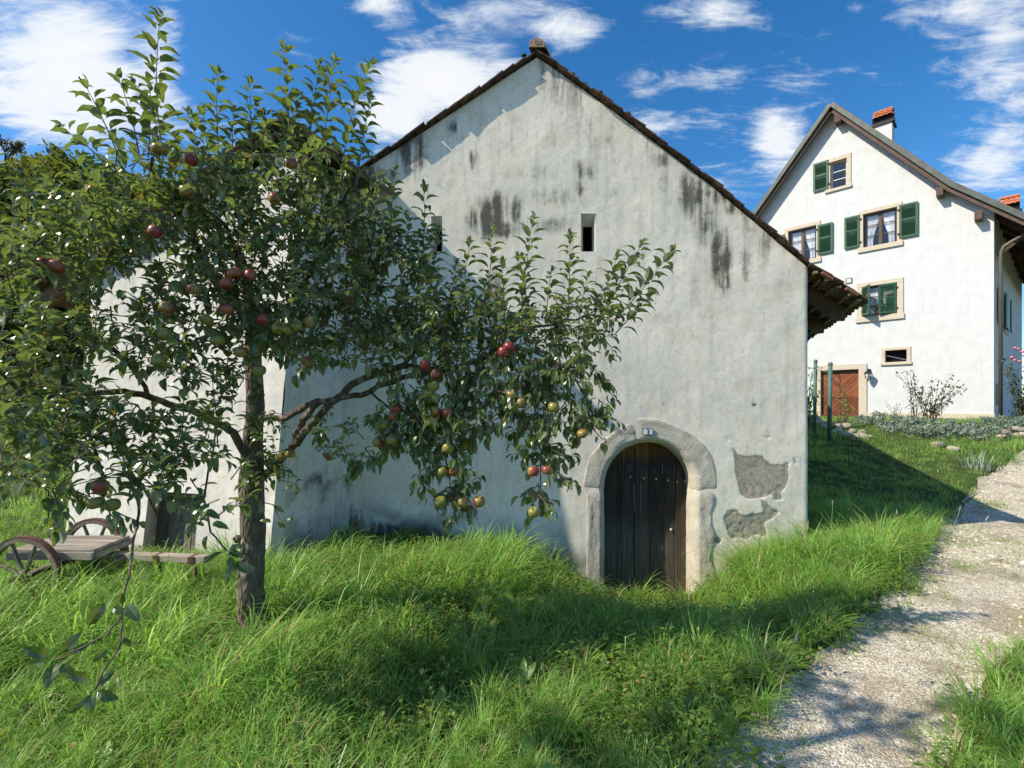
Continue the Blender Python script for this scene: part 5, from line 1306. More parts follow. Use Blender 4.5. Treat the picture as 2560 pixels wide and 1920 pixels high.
# apples
def apple_mat(name, base, blush, amount):
    m, n = new_mat(name)
    tc = n.new('ShaderNodeTexCoord'); v = tc.outputs['Object']; oi = n.new('ShaderNodeObjectInfo')
    sp = n.new('ShaderNodeSeparateXYZ'); n.l.new(v, sp.inputs[0])
    a = n.noise(n.mapping(v, (30, 30, 9)), 2.2, 2, .6); b = n.noise(n.vmath('ADD', v, oi.outputs['Location']), 22, 3, .5)
    k = n.math('ADD', n.math('ADD', n.math('MULTIPLY', a, .5), n.math('MULTIPLY', b, .9)), n.math('MULTIPLY', sp.outputs[0], -6.0))
    col = n.mix(n.maprange(k, .95 - amount, 1.15 - amount), base, blush)
    dots = n.noise(v, 260, 2, .5); col = n.mix(n.maprange(dots, .66, .74, 0, .4), col, (0.55, 0.45, 0.22))
    finish(n, col, .32, a, .05, .004, .5); return m
AM = {'r': apple_mat('apple_red', (0.30, 0.10, 0.05), (0.25, 0.032, 0.034), .38), 'm': apple_mat('apple_blush', (0.28, 0.21, 0.06), (0.28, 0.055, 0.04), .24), 'y': apple_mat('apple_yellow', (0.24, 0.225, 0.05), (0.28, 0.12, 0.04), -.05)}
prof = [(0, -.021), (.006, -.023), (.013, -.029), (.022, -.030), (.031, -.022), (.0355, -.008), (.036, .006), (.032, .019), (.024, .027), (.014, .029), (.006, .024), (0, .017)]
AME = {}
for k in AM:
    mb = MB().lathe(prof, 18); mb.tube([(0, 0, .018), (.003, .002, .034), (.008, .003, .050)], .0014, 5); me = mb.mesh('apple'); me.polygons.foreach_set('use_smooth', [True] * len(me.polygons)); me.materials.append(AM[k]); AME[k] = me
APP = [(488, 613, 'r'), (508, 590, 'r'), (541, 594, 'r'), (668, 697, 'm'), (662, 780, 'm'), (418, 625, 'm'), (360, 665, 'm'), (97, 568, 'r'), (122, 577, 'r'), (335, 500, 'r'), (628, 352, 'm'), (593, 430, 'm'), (345, 322, 'm'), (413, 345, 'r'), (402, 412, 'm'), (490, 668, 'r'), (568, 690, 'r'), (600, 708, 'y'), (620, 712, 'y'), (355, 722, 'y'), (343, 780, 'y'), (942, 808, 'r'), (918, 788, 'r'), (936, 834, 'y'), (938, 888, 'm'), (966, 890, 'r'), (928, 910, 'y'), (850, 898, 'r'), (857, 884, 'r'), (828, 916, 'y'), (846, 950, 'm'), (816, 955, 'm'), (968, 968, 'y'), (982, 1018, 'r'), (955, 1020, 'y'), (952, 1083, 'y'), (1152, 1018, 'm'), (1182, 1016, 'm'), (1100, 750, 'r'), (1088, 760, 'r'), (1105, 853, 'm'), (1125, 870, 'm'), (1108, 876, 'y'), (1258, 935, 'm'), (1196, 880, 'y'), (1153, 1106, 'y'), (1035, 1083, 'm'), (217, 1050, 'm'), (207, 1086, 'y'), (243, 1090, 'y'), (608, 987, 'm'), (627, 980, 'm'), (712, 985, 'm'), (445, 690, 'y'), (560, 800, 'y'), (1000, 1085, 'm'), (640, 705, 'y'), (470, 735, 'y'), (520, 760, 'm'), (760, 640, 'm'), (940, 860, 'y'), (120, 690, 'y'), (925, 850, 'y')]
for (u, v, k) in APP:
    Y = float(np.interp(u, [0, 250, 450, 650, 760, 900, 1300], [2.24, 2.28, 2.55, 2.70, 2.94, 2.82, 2.84])); Y = 3.38 if 590 < u < 720 and v > 960 else Y
    if v > 1030 and u < 300: Y = 2.2
    Mx = Matrix.Translation(pz(u, v, Y) - ORG[apple.name]) @ Euler((rnd.uniform(-.5, .5), rnd.uniform(-.5, .5), rnd.uniform(0, 6.28))).to_matrix().to_4x4() @ Matrix.Diagonal((rnd.uniform(.86, 1.05), rnd.uniform(.86, 1.05), rnd.uniform(.80, 1.0), 1))
    link_mesh('apple', AME[k], apple, Mx)

# ------------------------------------------------------------------ scatter tool for grass, herbs and pebbles
def scatter_group():
    g = bpy.data.node_groups.new('scatter', 'GeometryNodeTree')
    g.interface.new_socket('Geometry', in_out='INPUT', socket_type='NodeSocketGeometry'); g.interface.new_socket('Geometry', in_out='OUTPUT', socket_type='NodeSocketGeometry')
    s = g.interface.new_socket('Kinds', in_out='INPUT', socket_type='NodeSocketCollection')
    ni, no = g.nodes.new('NodeGroupInput'), g.nodes.new('NodeGroupOutput')
    iop = g.nodes.new('GeometryNodeInstanceOnPoints'); ci = g.nodes.new('GeometryNodeCollectionInfo')
    ci.inputs['Separate Children'].default_value = True; ci.inputs['Reset Children'].default_value = True
    iop.inputs['Pick Instance'].default_value = True
    def na(nm, ty):
        q = g.nodes.new('GeometryNodeInputNamedAttribute'); q.data_type = ty; q.inputs['Name'].default_value = nm; return q.outputs['Attribute']
    l = g.links.new
    l(ni.outputs['Geometry'], iop.inputs['Points']); l(ni.outputs['Kinds'], ci.inputs['Collection']); l(ci.outputs[0], iop.inputs['Instance'])
    l(na('kind_index', 'INT'), iop.inputs['Instance Index']); l(na('turn', 'FLOAT_VECTOR'), iop.inputs['Rotation']); l(na('size', 'FLOAT_VECTOR'), iop.inputs['Scale'])
    l(iop.outputs[0], no.inputs[0]); return g, s.identifier
SG, SGI = scatter_group()
def scatter(name, P, rot, size, kind, coll, label, cat):
    me = bpy.data.meshes.new(name); n = len(P); me.vertices.add(n); me.vertices.foreach_set('co', np.asarray(P, np.float32).ravel())
    a = me.attributes.new('kind_index', 'INT', 'POINT'); a.data.foreach_set('value', np.asarray(kind, np.int32))
    a = me.attributes.new('turn', 'FLOAT_VECTOR', 'POINT'); a.data.foreach_set('vector', np.asarray(rot, np.float32).ravel())
    a = me.attributes.new('size', 'FLOAT_VECTOR', 'POINT'); a.data.foreach_set('vector', np.asarray(size, np.float32).ravel())
    o = bpy.data.objects.new(name, me); COL.objects.link(o); md = o.modifiers.new('scatter', 'NODES'); md.node_group = SG; md[SGI] = coll
    tag(o, label, cat, kind='stuff'); print(name, n); return o
def proto(coll, name, V, Fq, C, mat):
    me = bpy.data.meshes.new(name); me.from_pydata([tuple(v) for v in V], [], [tuple(int(i) for i in f) for f in Fq]); me.polygons.foreach_set('use_smooth', [True] * len(me.polygons)); me.materials.append(mat)
    if C is not None: a = me.attributes.new('tint', 'FLOAT_COLOR', 'POINT'); a.data.foreach_set('color', np.asarray(C, np.float32).ravel())
    o = bpy.data.objects.new(name, me); coll.objects.link(o)
def blade(r, h, w, lean, az, ns=4, x=0.0, y=0.0):
    """one arching grass blade, pointed"""
    V = []; d = np.array([math.cos(az), math.sin(az)]); s = np.array([-math.sin(az + r.uniform(-.6, .6)), math.cos(az)])
    for i in range(ns + 1):
        t = i / ns; b = min(2.6, lean * t * t); hx = h * (math.sin(min(b, 1.5)) * .75 * t ** .3); hz = h * t * (1 - .34 * min(b, 2.2) * t)
        c = np.array([x, y]) + d * hx; wd = w * (1 - t ** 2.0) * .5
        if i == ns: V.append((c[0], c[1], hz))
        else: V += [(c[0] - s[0] * wd, c[1] - s[1] * wd, hz), (c[0] + s[0] * wd, c[1] + s[1] * wd, hz)]
    F_ = []
    for i in range(ns - 1): a = 2 * i; F_ += [(a, a + 1, a + 3), (a, a + 3, a + 2)]
    a = 2 * (ns - 1); F_.append((a, a + 1, a + 2)); return V, F_
def tuft(seed, n, h, w, spread, lean, dry=.04, ns=4):
    r = random.Random(seed); V, Fq, C = [], [], []
    for k in range(n):
        a = r.uniform(0, 6.283); q = spread * math.sqrt(r.random()); hh = h * r.uniform(.45, 1.1)
        v, f = blade(r, hh, w * r.uniform(.55, 1.3), lean * r.uniform(.2, 1.6), a + r.uniform(-.9, .9), ns, q * math.cos(a), q * math.sin(a))
        o = len(V); V += v; Fq += [tuple(i + o for i in ff) for ff in f]; ti = r.random(); ye = .99 if r.random() < dry else .3; C += [(ti, ye, 0, 1)] * len(v)
    return np.array(V), np.array(Fq), np.array(C)
TALL = [tuft(300 + k, 13, .30, .0085 if k % 2 else .0065, .11, 1.2 + .3 * (k % 4), .10, 3) for k in range(8)]
TUSS = [tuft(340 + k, 30, .52, .0115, .075, 1.6 + .4 * (k % 3), .09, 5) for k in range(6)]
LAWN = [tuft(400 + k, 13, .14, .0068, .11, .95, .10, 2) for k in range(6)]
def merged(name, P, turn, size, kind, shapes, tint, mat, label, cat):
    """many tufts as one mesh of real blades"""
    Vs, Fs, Cs, o = [], [], [], 0
    for k, (V, Fq, C) in enumerate(shapes):
        s = np.nonzero(kind == k)[0]
        if not len(s): continue
        p, t, z = P[s], turn[s], size[s]; m = len(s); nv = len(V)
        W = V[None] * z[:, None, :]; c, sn = np.cos(t[:, 2])[:, None], np.sin(t[:, 2])[:, None]
        X = W[..., 0] * c - W[..., 1] * sn; Y = W[..., 0] * sn + W[..., 1] * c; Z = W[..., 2]
        X = X + np.sin(t[:, 0])[:, None] * Z; Y = Y + np.sin(t[:, 1])[:, None] * Z
        Vs.append(np.stack([X, Y, Z], -1).reshape(-1, 3) + np.repeat(p, nv, 0)); Fs.append((Fq[None] + (np.arange(m) * nv)[:, None, None]).reshape(-1, Fq.shape[1]) + o); o += m * nv
        cc = np.tile(C, (m, 1)); cc[:, 0] = np.clip(.45 * cc[:, 0] + .62 * np.repeat(tint[s], nv) - .03, 0, 1); Cs.append(cc)
    ob = np_mesh(name, np.concatenate(Vs), np.concatenate(Fs), mat, smooth=False); col_attr(ob, 'tint', np.concatenate(Cs)); tag(ob, label, cat, kind='stuff'); print(name, len(P), 'tris', sum(len(f) for f in Fs)); return ob
def herb(seed, n, h, size, spread):
    r = random.Random(seed); V, Fq, C = [], [], []
    LS = leaf_shape(.25, .5, .1, seed, .34, 3, 0)
    for s_ in range(n):
        a = r.uniform(0, 6.283); q = spread * math.sqrt(r.random()); bx, by = q * math.cos(a), q * math.sin(a); hh = h * r.uniform(.5, 1.1)
        tip = (bx + r.gauss(0, .02), by + r.gauss(0, .02))
        o = len(V); V += [(bx - .001, by, 0), (bx + .001, by, 0), (tip[0] + .0008, tip[1], hh), (tip[0] - .0008, tip[1], hh)]; Fq.append((o, o + 1, o + 2, o + 3)); C += [(.5, .2, 0, 1)] * 4
        m = r.randint(3, 6)
        for k in range(m):
            t = .35 + .65 * k / max(1, m - 1); az = k * 2.4 + a; m3 = np.array(frame(Vector((math.cos(az), math.sin(az), r.uniform(-.1, .7))), Vector((0, 0, 1))))
            W = (LS[0] * size * r.uniform(.6, 1.15)) @ m3.T + np.array([bx + (tip[0] - bx) * t, by + (tip[1] - by) * t, hh * t]); o = len(V)
            V += [tuple(p) for p in W]; Fq += [tuple(int(i) + o for i in f) for f in LS[1]]; ti = r.random(); C += [(ti, .2 if r.random() > .05 else .99, 0, 1)] * len(W)
    return V, Fq, C
herbs = bpy.data.collections.new('herb_kinds')
for k in range(5): proto(herbs, 'herb_%d' % k, *herb(500 + k, 6, .15, .032, .10), M['herb'])
weed = bpy.data.collections.new('weed_kinds')
for k in range(6): proto(weed, 'weed_%d' % k, *LAWN[k], M['grass'])

def footprint(X, Y):
    """True where no plant stands: under the buildings"""
    b = (Y > 5.985) & (X > -3.0) & (X < 3.70 + SKEW * np.clip(Y - 6, 0, None)) & (Y < 15.2)
    a = (X + 5.22) / (5.22 - 2.43); fy = 5.55 + (4.72 - 5.55) * a
    w = (X > -5.22) & (X < -2.0) & (Y > fy - .02) & (Y < 11)
    rx = (X - HC.x) * HLX.x + (Y - HC.y) * HLX.y; ry = (X - HC.x) * HLY.x + (Y - HC.y) * HLY.y
    h = (ry > -.02) & (rx < ry * .075) & (rx > -9.5)
    return b | w | h
def in_view(X, Y, mg=.34):
    return (Y > .9) & (np.abs(X / np.maximum(Y, .01)) < 1.067 + mg)
def path_d(X, Y):
    l, r_ = path_edges(Y); return np.maximum(l - X, X - r_)
def lay(n, xr, yr, keep):
    X = NR.uniform(*xr, n); Y = NR.uniform(*yr, n); ok = in_view(X, Y) & ~footprint(X, Y); X, Y = X[ok], Y[ok]
    ok = NR.random(len(X)) < keep(X, Y); X, Y = X[ok], Y[ok]
    return np.stack([X, Y, H(X, Y)], -1)
def turns(n, tilt=.22): return np.stack([NR.normal(0, tilt, n), NR.normal(0, tilt, n), NR.uniform(0, 6.283, n)], -1)
def field_keep(X, Y):
    d = path_d(X, Y) + .42 * (fbm(X * 2.0, Y * 2.0, 311, 4) - .5) * 2
    k = sstep(-.05, .25, d)
    wallside = (Y > 5.35) & (X > -2.2) & (X < 1.15)
    return k * np.where(wallside, .22, 1.0)
P = lay(31000, (-8, 9), (.9, 8.0), lambda X, Y: field_keep(X, Y) * np.where(Y < 3.4, 1.0, .72) * np.where(Y > 6.0, .35, 1))
lush = fbm(P[:, 0] * .8, P[:, 1] * .8, 321, 3)
d = path_d(P[:, 0], P[:, 1])
hgt = (.32 + .80 * sstep(.35, .68, lush) + .35 * sstep(.45, .6, fbm(P[:, 0] * 3.1, P[:, 1] * 3.1, 325, 3))) * np.clip(.35 + d * 1.1, .35, 1.0)
hgt *= np.where((P[:, 1] > 5.0) & (P[:, 0] < 1.2) & (P[:, 0] > -2.3), .62, 1.0)
bank = (P[:, 0] > 2.2) & (P[:, 1] > 3.6) & (P[:, 1] < 6.8) & (d > .2); hgt = np.where(bank, np.maximum(hgt, .78) * 1.12, hgt)
hgt = np.where((P[:, 1] > 6.8), hgt * .6, hgt)
hgt = np.where((P[:, 0] > 1.0) & (d < 1.0) & (P[:, 0] > path_edges(P[:, 1])[1]), hgt * .55, hgt)
hgt = np.where((P[:, 0] > .1) & (P[:, 0] < 2.3) & (P[:, 1] > 3.9), hgt * .58, hgt)
hgt *= NR.uniform(.75, 1.2, len(P)); hgt = np.minimum(hgt, 1.25)
hgt = np.where(np.hypot(P[:, 0] + 1.88, P[:, 1] - 3.35) < .35, hgt * .6, hgt); near = np.hypot(P[:, 0], P[:, 1]) < 1.5; P = P[~near]; hgt = hgt[~near]
wid = np.clip(hgt, .55, 1.1)
def tussocks(n_):
    Q = lay(n_, (-7, 9), (1.3, 7.2), lambda X, Y: field_keep(X, Y) * sstep(.06, .3, path_d(X, Y)) * (.20 + .8 * sstep(.42, .60, fbm(X * 1.3, Y * 1.3, 323, 3))) * np.where((Y > 5.2) & (X < 1.3), .12, 1.0) * np.where((X > .1) & (X < 2.3) & (Y > 3.9), .15, 1.0))
    Q = Q[np.hypot(Q[:, 0], Q[:, 1]) > 1.7]; s_ = NR.uniform(.45, 1.0, len(Q)) * (.6 + .55 * sstep(.4, .65, fbm(Q[:, 0] * .8, Q[:, 1] * .8, 321, 3)))
    s_ = np.where((Q[:, 0] > 2.1) & (Q[:, 1] > 3.0) & (Q[:, 1] < 6.6) & (Q[:, 0] < path_edges(Q[:, 1])[0]), s_ * 1.3, s_); s_ = np.where(np.hypot(Q[:, 0] + 1.88, Q[:, 1] - 3.4) < .35, s_ * .45, s_); s_ = np.where(Q[:, 1] < 2.4, s_ * .75, s_); s_ = np.where((Q[:, 0] > path_edges(Q[:, 1])[1]), s_ * .6, s_); ti = np.clip(NR.random(len(Q)) * .8 + .25, 0, 1)
    merged('grass_tussocks', Q, turns(len(Q), .2), np.stack([s_, s_, s_], -1), NR.integers(0, 6, len(Q)), TUSS, ti, M['grass'], 'arching coarse tussocks of grass standing above the meadow', 'grass')
tussocks(13500)
tin = np.clip(sstep(.40, .62, fbm(P[:, 0] * 2.2, P[:, 1] * 2.2, 371, 4)) * .8 + NR.random(len(P)) * .40 - .22, 0, 1)
merged('meadow_grass', P, turns(len(P), .28), np.stack([wid, wid, hgt], -1), NR.integers(0, 8, len(P)), TALL, tin, M['grass'], 'tall rank meadow grass around the apple tree and along the path', 'grass')
P = lay(50000, (-20, 27), (6.0, 24), lambda X, Y: sstep(-.1, .3, path_d(X, Y)) * np.where(Y < 12, 1.0, .5) * np.where(X < -4, .3, 1.0))
q = NR.uniform(.7, 1.5, len(P)) * np.where(P[:, 1] > 14, .9, 1.0) * (.7 + .8 * sstep(.4, .7, fbm(P[:, 0] * .6, P[:, 1] * .6, 331, 3)))
tin = np.clip(sstep(.36, .64, fbm(P[:, 0] * .9, P[:, 1] * .9, 373, 4)) * .8 + NR.random(len(P)) * .35, 0, 1)
merged('lawn_grass', P, turns(len(P), .2), np.stack([q, q, q], -1), NR.integers(0, 6, len(P)), LAWN, tin, M['grass'], 'shorter lawn grass on the slope between barn and house', 'grass')
P = lay(26000, (-8, 7), (1.3, 6.4), lambda X, Y: field_keep(X, Y) * (.10 + .9 * sstep(.42, .58, fbm(X * 1.1, Y * 1.1, 341, 3))) * .75 * np.where((Y > 3.6), np.where((X > -2) & (X < 1.4), 2.6, 1.4), .35))
q = NR.uniform(.6, 1.25, len(P)); scatter('meadow_herbs', P, turns(len(P), .2), np.stack([q, q, q * NR.uniform(.7, 1.5, len(P))], -1), NR.integers(0, 5, len(P)), herbs, 'small leafy herbs and clover growing among the meadow grass', 'herbs')
# broad rosettes of dock and plantain
docks = bpy.data.collections.new('dock_kinds')
for k in range(4):
    r = random.Random(560 + k); V, Fq, C = [], [], []
    for q_ in range(9):
        LS = leaf_shape(.3, .8, .2, 560 + q_, .20, 5, .35); az = q_ * 2.4 + r.uniform(-.3, .3); m3 = np.array(frame(Vector((math.cos(az), math.sin(az), r.uniform(.5, 1.6))), Vector((0, 0, 1)))); W = (LS[0] * r.uniform(.10, .19)) @ m3.T; o = len(V)
        V += [tuple(p) for p in W]; Fq += [tuple(int(i) + o for i in f) for f in LS[1]]; C += [(r.random(), .2, 0, 1)] * len(W)
    proto(docks, 'dock_%d' % k, V, Fq, C, M['herb'])
P = lay(3400, (-6, 7), (2.5, 6.2), lambda X, Y: field_keep(X, Y) * (X < path_edges(Y)[0] - .1) * .5 * (sstep(.45, .6, fbm(X * .9, Y * .9, 345, 3)) + .25)); q = NR.uniform(.4, .85, len(P))
scatter('dock_leaves', P, turns(len(P), .15), np.stack([q, q, q], -1), NR.integers(0, 4, len(P)), docks, 'broad leaved dock and plantain rosettes in the meadow', 'weeds')
# sparse blades creeping over the path
P = lay(30000, (-1, 13), (1.2, 12), lambda X, Y: ((path_d(X, Y) < .1) & (path_d(X, Y) > -1.5)) * sstep(.50, .66, fbm(X * 1.6, Y * 1.6, 351, 4)) * .8)
q = NR.uniform(.25, .75, len(P)); scatter('path_weeds', P, turns(len(P), .3), np.stack([q, q, q], -1), NR.integers(0, 6, len(P)), weed, 'thin low weeds creeping over the gravel path', 'weeds')
# loose stones on the path
def pebble_mat():
    m, n = new_mat('pebble'); oi = n.new('ShaderNodeObjectInfo')
    col = n.ramp(oi.outputs['Random'], [(0, (0.22, 0.19, 0.16)), (.3, (0.40, 0.34, 0.26)), (.6, (0.54, 0.46, 0.34)), (.85, (0.62, 0.57, 0.47)), (1, (0.72, 0.69, 0.62))])
    finish(n, col, .85, n.noise(n.new('ShaderNodeTexCoord').outputs['Object'], 6, 4, .6), .3, .02, .2); return m
M['pebble'] = pebble_mat()
peb = bpy.data.collections.new('pebble_kinds')
for k in range(5):
    bm = bmesh.new(); bmesh.ops.create_icosphere(bm, subdivisions=1, radius=1.0); r = random.Random(600 + k)
    for v in bm.verts: v.co = Vector((v.co.x * 1.0, v.co.y * r.uniform(.6, .9), v.co.z * .55)) * r.uniform(.75, 1.2)
    me = bpy.data.meshes.new('pebble_%d' % k); bm.to_mesh(me); bm.free(); me.materials.append(M['pebble']); o = bpy.data.objects.new('pebble_%d' % k, me); peb.objects.link(o)
def pk(X, Y): return (path_d(X, Y) < .12) * (.35 + .65 * sstep(.4, .6, fbm(X * 1.3, Y * 1.3, 361, 3))) * np.clip(4.5 / Y, .2, 1)
P = lay(320000, (-1, 13), (1.2, 12), pk); P[:, 2] += .012
q = .005 + .009 * NR.random(len(P)) ** 2 + .020 * NR.random(len(P)) ** 12; q = q * np.where(P[:, 1] > 5, 1.4, 1)
scatter('path_gravel', P, NR.uniform(0, 6.283, (len(P), 3)) * np.array([.15, .15, 1]), np.stack([q, q, q], -1), NR.integers(0, 5, len(P)), peb, 'loose pale stones and grit on the path', 'gravel')
# ------------------------------------------------------------------ trees and shrubs farther off
def cloud_crown(seed, clumps, per, leaf, rx, ry, rz, cr):
    """crown of many small leaf faces gathered in clumps"""
    r = np.random.default_rng(seed); V, Fq, C = [], [], []
    cs = r.normal(0, 1, (clumps, 3)); cs /= np.linalg.norm(cs, axis=1)[:, None]; cs *= (r.random(clumps) ** .45)[:, None] * np.array([rx, ry, rz])
    n = clumps * per; c = np.repeat(cs, per, 0); q = r.normal(0, 1, (n, 3)); q /= np.linalg.norm(q, axis=1)[:, None]; p = c + q * (r.random(n) ** .5)[:, None] * cr * np.array([1, 1, .75])
    a = r.normal(0, 1, (n, 3)); a /= np.linalg.norm(a, axis=1)[:, None]; b = np.cross(a, q + .3); b /= np.linalg.norm(b, axis=1)[:, None]
    s = leaf * r.uniform(.6, 1.3, n)[:, None]
    V = np.stack([p - a * s, p + b * s * .45, p + a * s, p - b * s * .45], 1).reshape(-1, 3); Fq = np.arange(n * 4).reshape(-1, 4)
    t = np.repeat(np.clip(np.repeat(r.random(clumps), per) * .6 + r.random(n) * .4, 0, 1), 4)
    return V, Fq, np.stack([t, np.full(n * 4, .2), np.zeros(n * 4), np.ones(n * 4)], -1)
def crown_mesh(name, mat, *a):
    V, Fq, C = cloud_crown(*a); o = np_mesh(name, V, Fq, mat, smooth=False); col_attr(o, 'tint', C); me = o.data; bpy.data.objects.remove(o); return me
CR = {'dark': crown_mesh('crown', M['far_leaf'], 1, 85, 120, .13, 2.3, 2.3, 2.0, .75), 'dark2': crown_mesh('crown', M['far_leaf'], 2, 85, 120, .13, 2.5, 2.2, 1.7, .8), 'yellow': crown_mesh('crown', M['far_yellow'], 3, 80, 110, .13, 2.2, 2.0, 1.8, .7)}
def far_tree(name, u, v, Y, sc, kind, label, group=None, sz=1.0):
    """crown centre at picture column u, row v"""
    c = px(u, v, Y); g_ = Hs(c.x, c.y); b = Vector((c.x, c.y, min(g_, c.z - 2.2 * sc)))
    t = empty(name, b, 0, label, 'tree', group)
    top = c + Vector((0, 0, .9 * sc)); mid = b.lerp(c, .6) + Vector((rnd.gauss(0, .2), 0, 0))
    mb = MB(); mb.tube([b, mid, top], [.16 * sc, .11 * sc, .03], 8)
    for k in range(6):
        a = k * 1.05; mb.tube([mid.lerp(top, .1 + .12 * k), mid.lerp(top, .3 + .12 * k) + Vector((math.cos(a), math.sin(a), .5)) * 1.2 * sc], [.05 * sc, .02], 5)
    mb.build('trunk', M['far_bark'], t, smooth=True)
    o = link_mesh('crown', CR[kind], t, Matrix.Translation(c - b) @ Matrix.Rotation(rnd.uniform(0, 6.28), 4, 'Z') @ Matrix.Diagonal((sc, sc, sc * sz, 1))); return t
gr = 'trees of the wooded hillside on the left'
far_tree('hillside_tree', 60, 585, 17, 1.35, 'dark', 'dark round tree at the left edge of the wooded hillside', gr)
far_tree('hillside_tree', 230, 525, 19, 1.0, 'dark2', 'dark green tree just below the skyline of the hillside wood', gr)
far_tree('hillside_tree', 170, 645, 15, .95, 'dark', 'deep green tree low in the hillside wood beside the wing roof', gr)
far_tree('hillside_tree', 330, 605, 18, .9, 'yellow', 'yellow green tree in the middle of the hillside wood', gr)
far_tree('hillside_tree', 410, 645, 17, .85, 'yellow', 'yellowish tree right next to the barn wing roof', gr)
far_tree('hillside_tree', 150, 515, 24, 1.25, 'yellow', 'olive green tree on the skyline at the left', gr)
far_tree('hillside_tree', -60, 565, 20, 1.5, 'dark2', 'dark tree cut off by the left edge of the picture', gr)
far_tree('hillside_tree', 400, 555, 24, 1.1, 'dark2', 'dark tree on the skyline above the wing roof', gr)
far_tree('hillside_tree', 60, 730, 14, 1.1, 'dark', 'shadowy bush at the foot of the wood left of the wing eave', gr)
far_tree('hillside_tree', 160, 720, 17, 1.0, 'dark2', 'dim bush behind the timber eave of the wing', gr)
far_tree('hillside_tree', 520, 605, 22, .9, 'dark2', 'dark tree half hidden behind the wing roof', gr)
# the mass of wood that closes the view behind them
Vs, Fs, Cs, o_ = [], [], [], 0
for k in range(46):
    V, Fq, C = cloud_crown(700 + k, 22, 60, .26, 2.4, 2.0, 1.9, .95)
    a = NR.uniform(-1.5, -.30); Y = NR.uniform(26, 46); X = a * Y; top_v = float(np.interp(CX + a * F, [-600, 0, 300, 520, 900], [300, 345, 385, 470, 700]))
    ztop = (HY - top_v) / F * Y; z = ztop - 3.4 - NR.uniform(0.0, 13.0) * .9
    Vs.append(V * 1.25 + np.array([X, Y, z])); Fs.append(Fq + o_); Cs.append(C); o_ += len(V)
wd = np_mesh('woodland', np.concatenate(Vs), np.concatenate(Fs), M['far_leaf'], smooth=False); col_attr(wd, 'tint', np.concatenate(Cs)); tag(wd, 'distant green woodland covering the hillside behind the wing', 'woodland', kind='stuff')
# bare twigs against the sky, and a thin tree with sparse leaves
def twig_tree(name, base, h, spread, label, leaf_mat=None, seed=1, fork=6):
    r = random.Random(seed); t = empty(name, base, 0, label, 'tree'); mb = MB(); LFS = Leaves(); ends = []
    def grow(p, d, L, rad, dep):
        q = p + d * L; mb.tube([p, p.lerp(q, .5) + Vector((r.gauss(0, .04), r.gauss(0, .04), 0)) * L, q], [rad, rad * .8, rad * .62], 5, cap=False)
        if leaf_mat and dep <= 1:
            for k in range(4): LFS.add(p.lerp(q, r.random()), Vector((r.gauss(0, 1), r.gauss(0, 1), r.gauss(0, .6))), Vector((0, 0, 1)), r.uniform(.09, .15))
        if dep:
            for k in range(r.randint(2, 3)):
                nd = (d + Vector((r.gauss(0, spread), r.gauss(0, spread), r.gauss(.12, spread * .6)))).normalized(); grow(p.lerp(q, r.uniform(.55, 1)), nd, L * r.uniform(.6, .85), rad * .6, dep - 1)
    grow(Vector(base), Vector((0, 0, 1)), h * .34, .09, fork); mb.build('trunk', M['far_bark'], t)
    if leaf_mat: LFS.bake('crown', leaf_mat, t)
    return t
b = px(455, 700, 20); b.z = px(455, 600, 20).z; twig_tree('bare_tree', b, 4.2, .42, 'bare dark twigs against the blue sky above the wood', None, 5, 6)
b = px(8, 520, 20); twig_tree('sparse_tree', b, 3.8, .36, 'thin tree with sparse reddish leaves at the upper left edge', M['thin_leaf'], 8, 5)

# ------------------------------------------------------------------ garden in front of the house
def on_ground(u, Y): x = (u - CX) / F * Y; return Vector((x, Y, Hs(x, Y)))
def shrub(name, base, h, w, n_st, mat, label, leafn, lsz, seed, cat='shrub', bl=0):
    r = random.Random(seed); t = empty(name, base, 0, label, cat); base = Vector(base); mb = MB(); L_ = Leaves()
    for k in range(n_st):
        a = r.uniform(0, 6.283); d = Vector((math.cos(a) * w, math.sin(a) * w * .6, h * r.uniform(.55, 1.0))); p = base + Vector((r.gauss(0, .06), r.gauss(0, .06), 0))
        pts = [p + Vector((d.x * t_ ** 1.5, d.y * t_ ** 1.5, d.z * t_)) for t_ in (0, .35, .7, 1)]; mb.tube(pts, [.012, .009, .006, .003], 5, cap=False)
        for i in range(leafn):
            t_ = r.uniform(.15, 1); q = p + Vector((d.x * t_ ** 1.5, d.y * t_ ** 1.5, d.z * t_)) + Vector((r.gauss(0, .06), r.gauss(0, .06), r.gauss(0, .05)))
            L_.add(q, Vector((r.gauss(0, 1), r.gauss(0, 1), r.gauss(0, .6))), Vector((0, 0, 1)), lsz * r.uniform(.6, 1.2))
    mb.build('stems', M['twig'], t); L_.bake('foliage', mat, t)
    for k in range(bl):
        p = base + Vector((r.gauss(0, w * .4), r.gauss(0, w * .3), h * r.uniform(.85, 1.12))); MB().lathe([(0, .04), (.035, .028), (.055, .0), (.03, -.03), (0, -.04)], 9, p).build('blossom', M['pink'], t, smooth=True)
    return t
shrub('thin_shrub', on_ground(2325, 15.4), 1.75, .95, 13, M['shrub_leaf'], 'thin twiggy shrub with reddish leaves before the white house wall', 26, .12, 21)
shrub('thin_shrub', on_ground(2290, 15.6), 2.0, .40, 6, M['shrub_leaf'], 'upright slender shrub left of the spreading one before the white wall', 18, .12, 22)
shrub('rose_bush', on_ground(2549, 14.4) + Vector((.1, 0, 0)), 2.1, .45, 12, M['rose_leaf'], 'dark rose bush with pink blooms at the right house corner', 46, .12, 23, 'rose bush', 9)
shrub('dry_weed', on_ground(2240, 14.6), .75, .40, 8, M['shrub_leaf'], 'pale dry weeds in the bed beside the thin shrub', 6, .05, 24, 'weed')
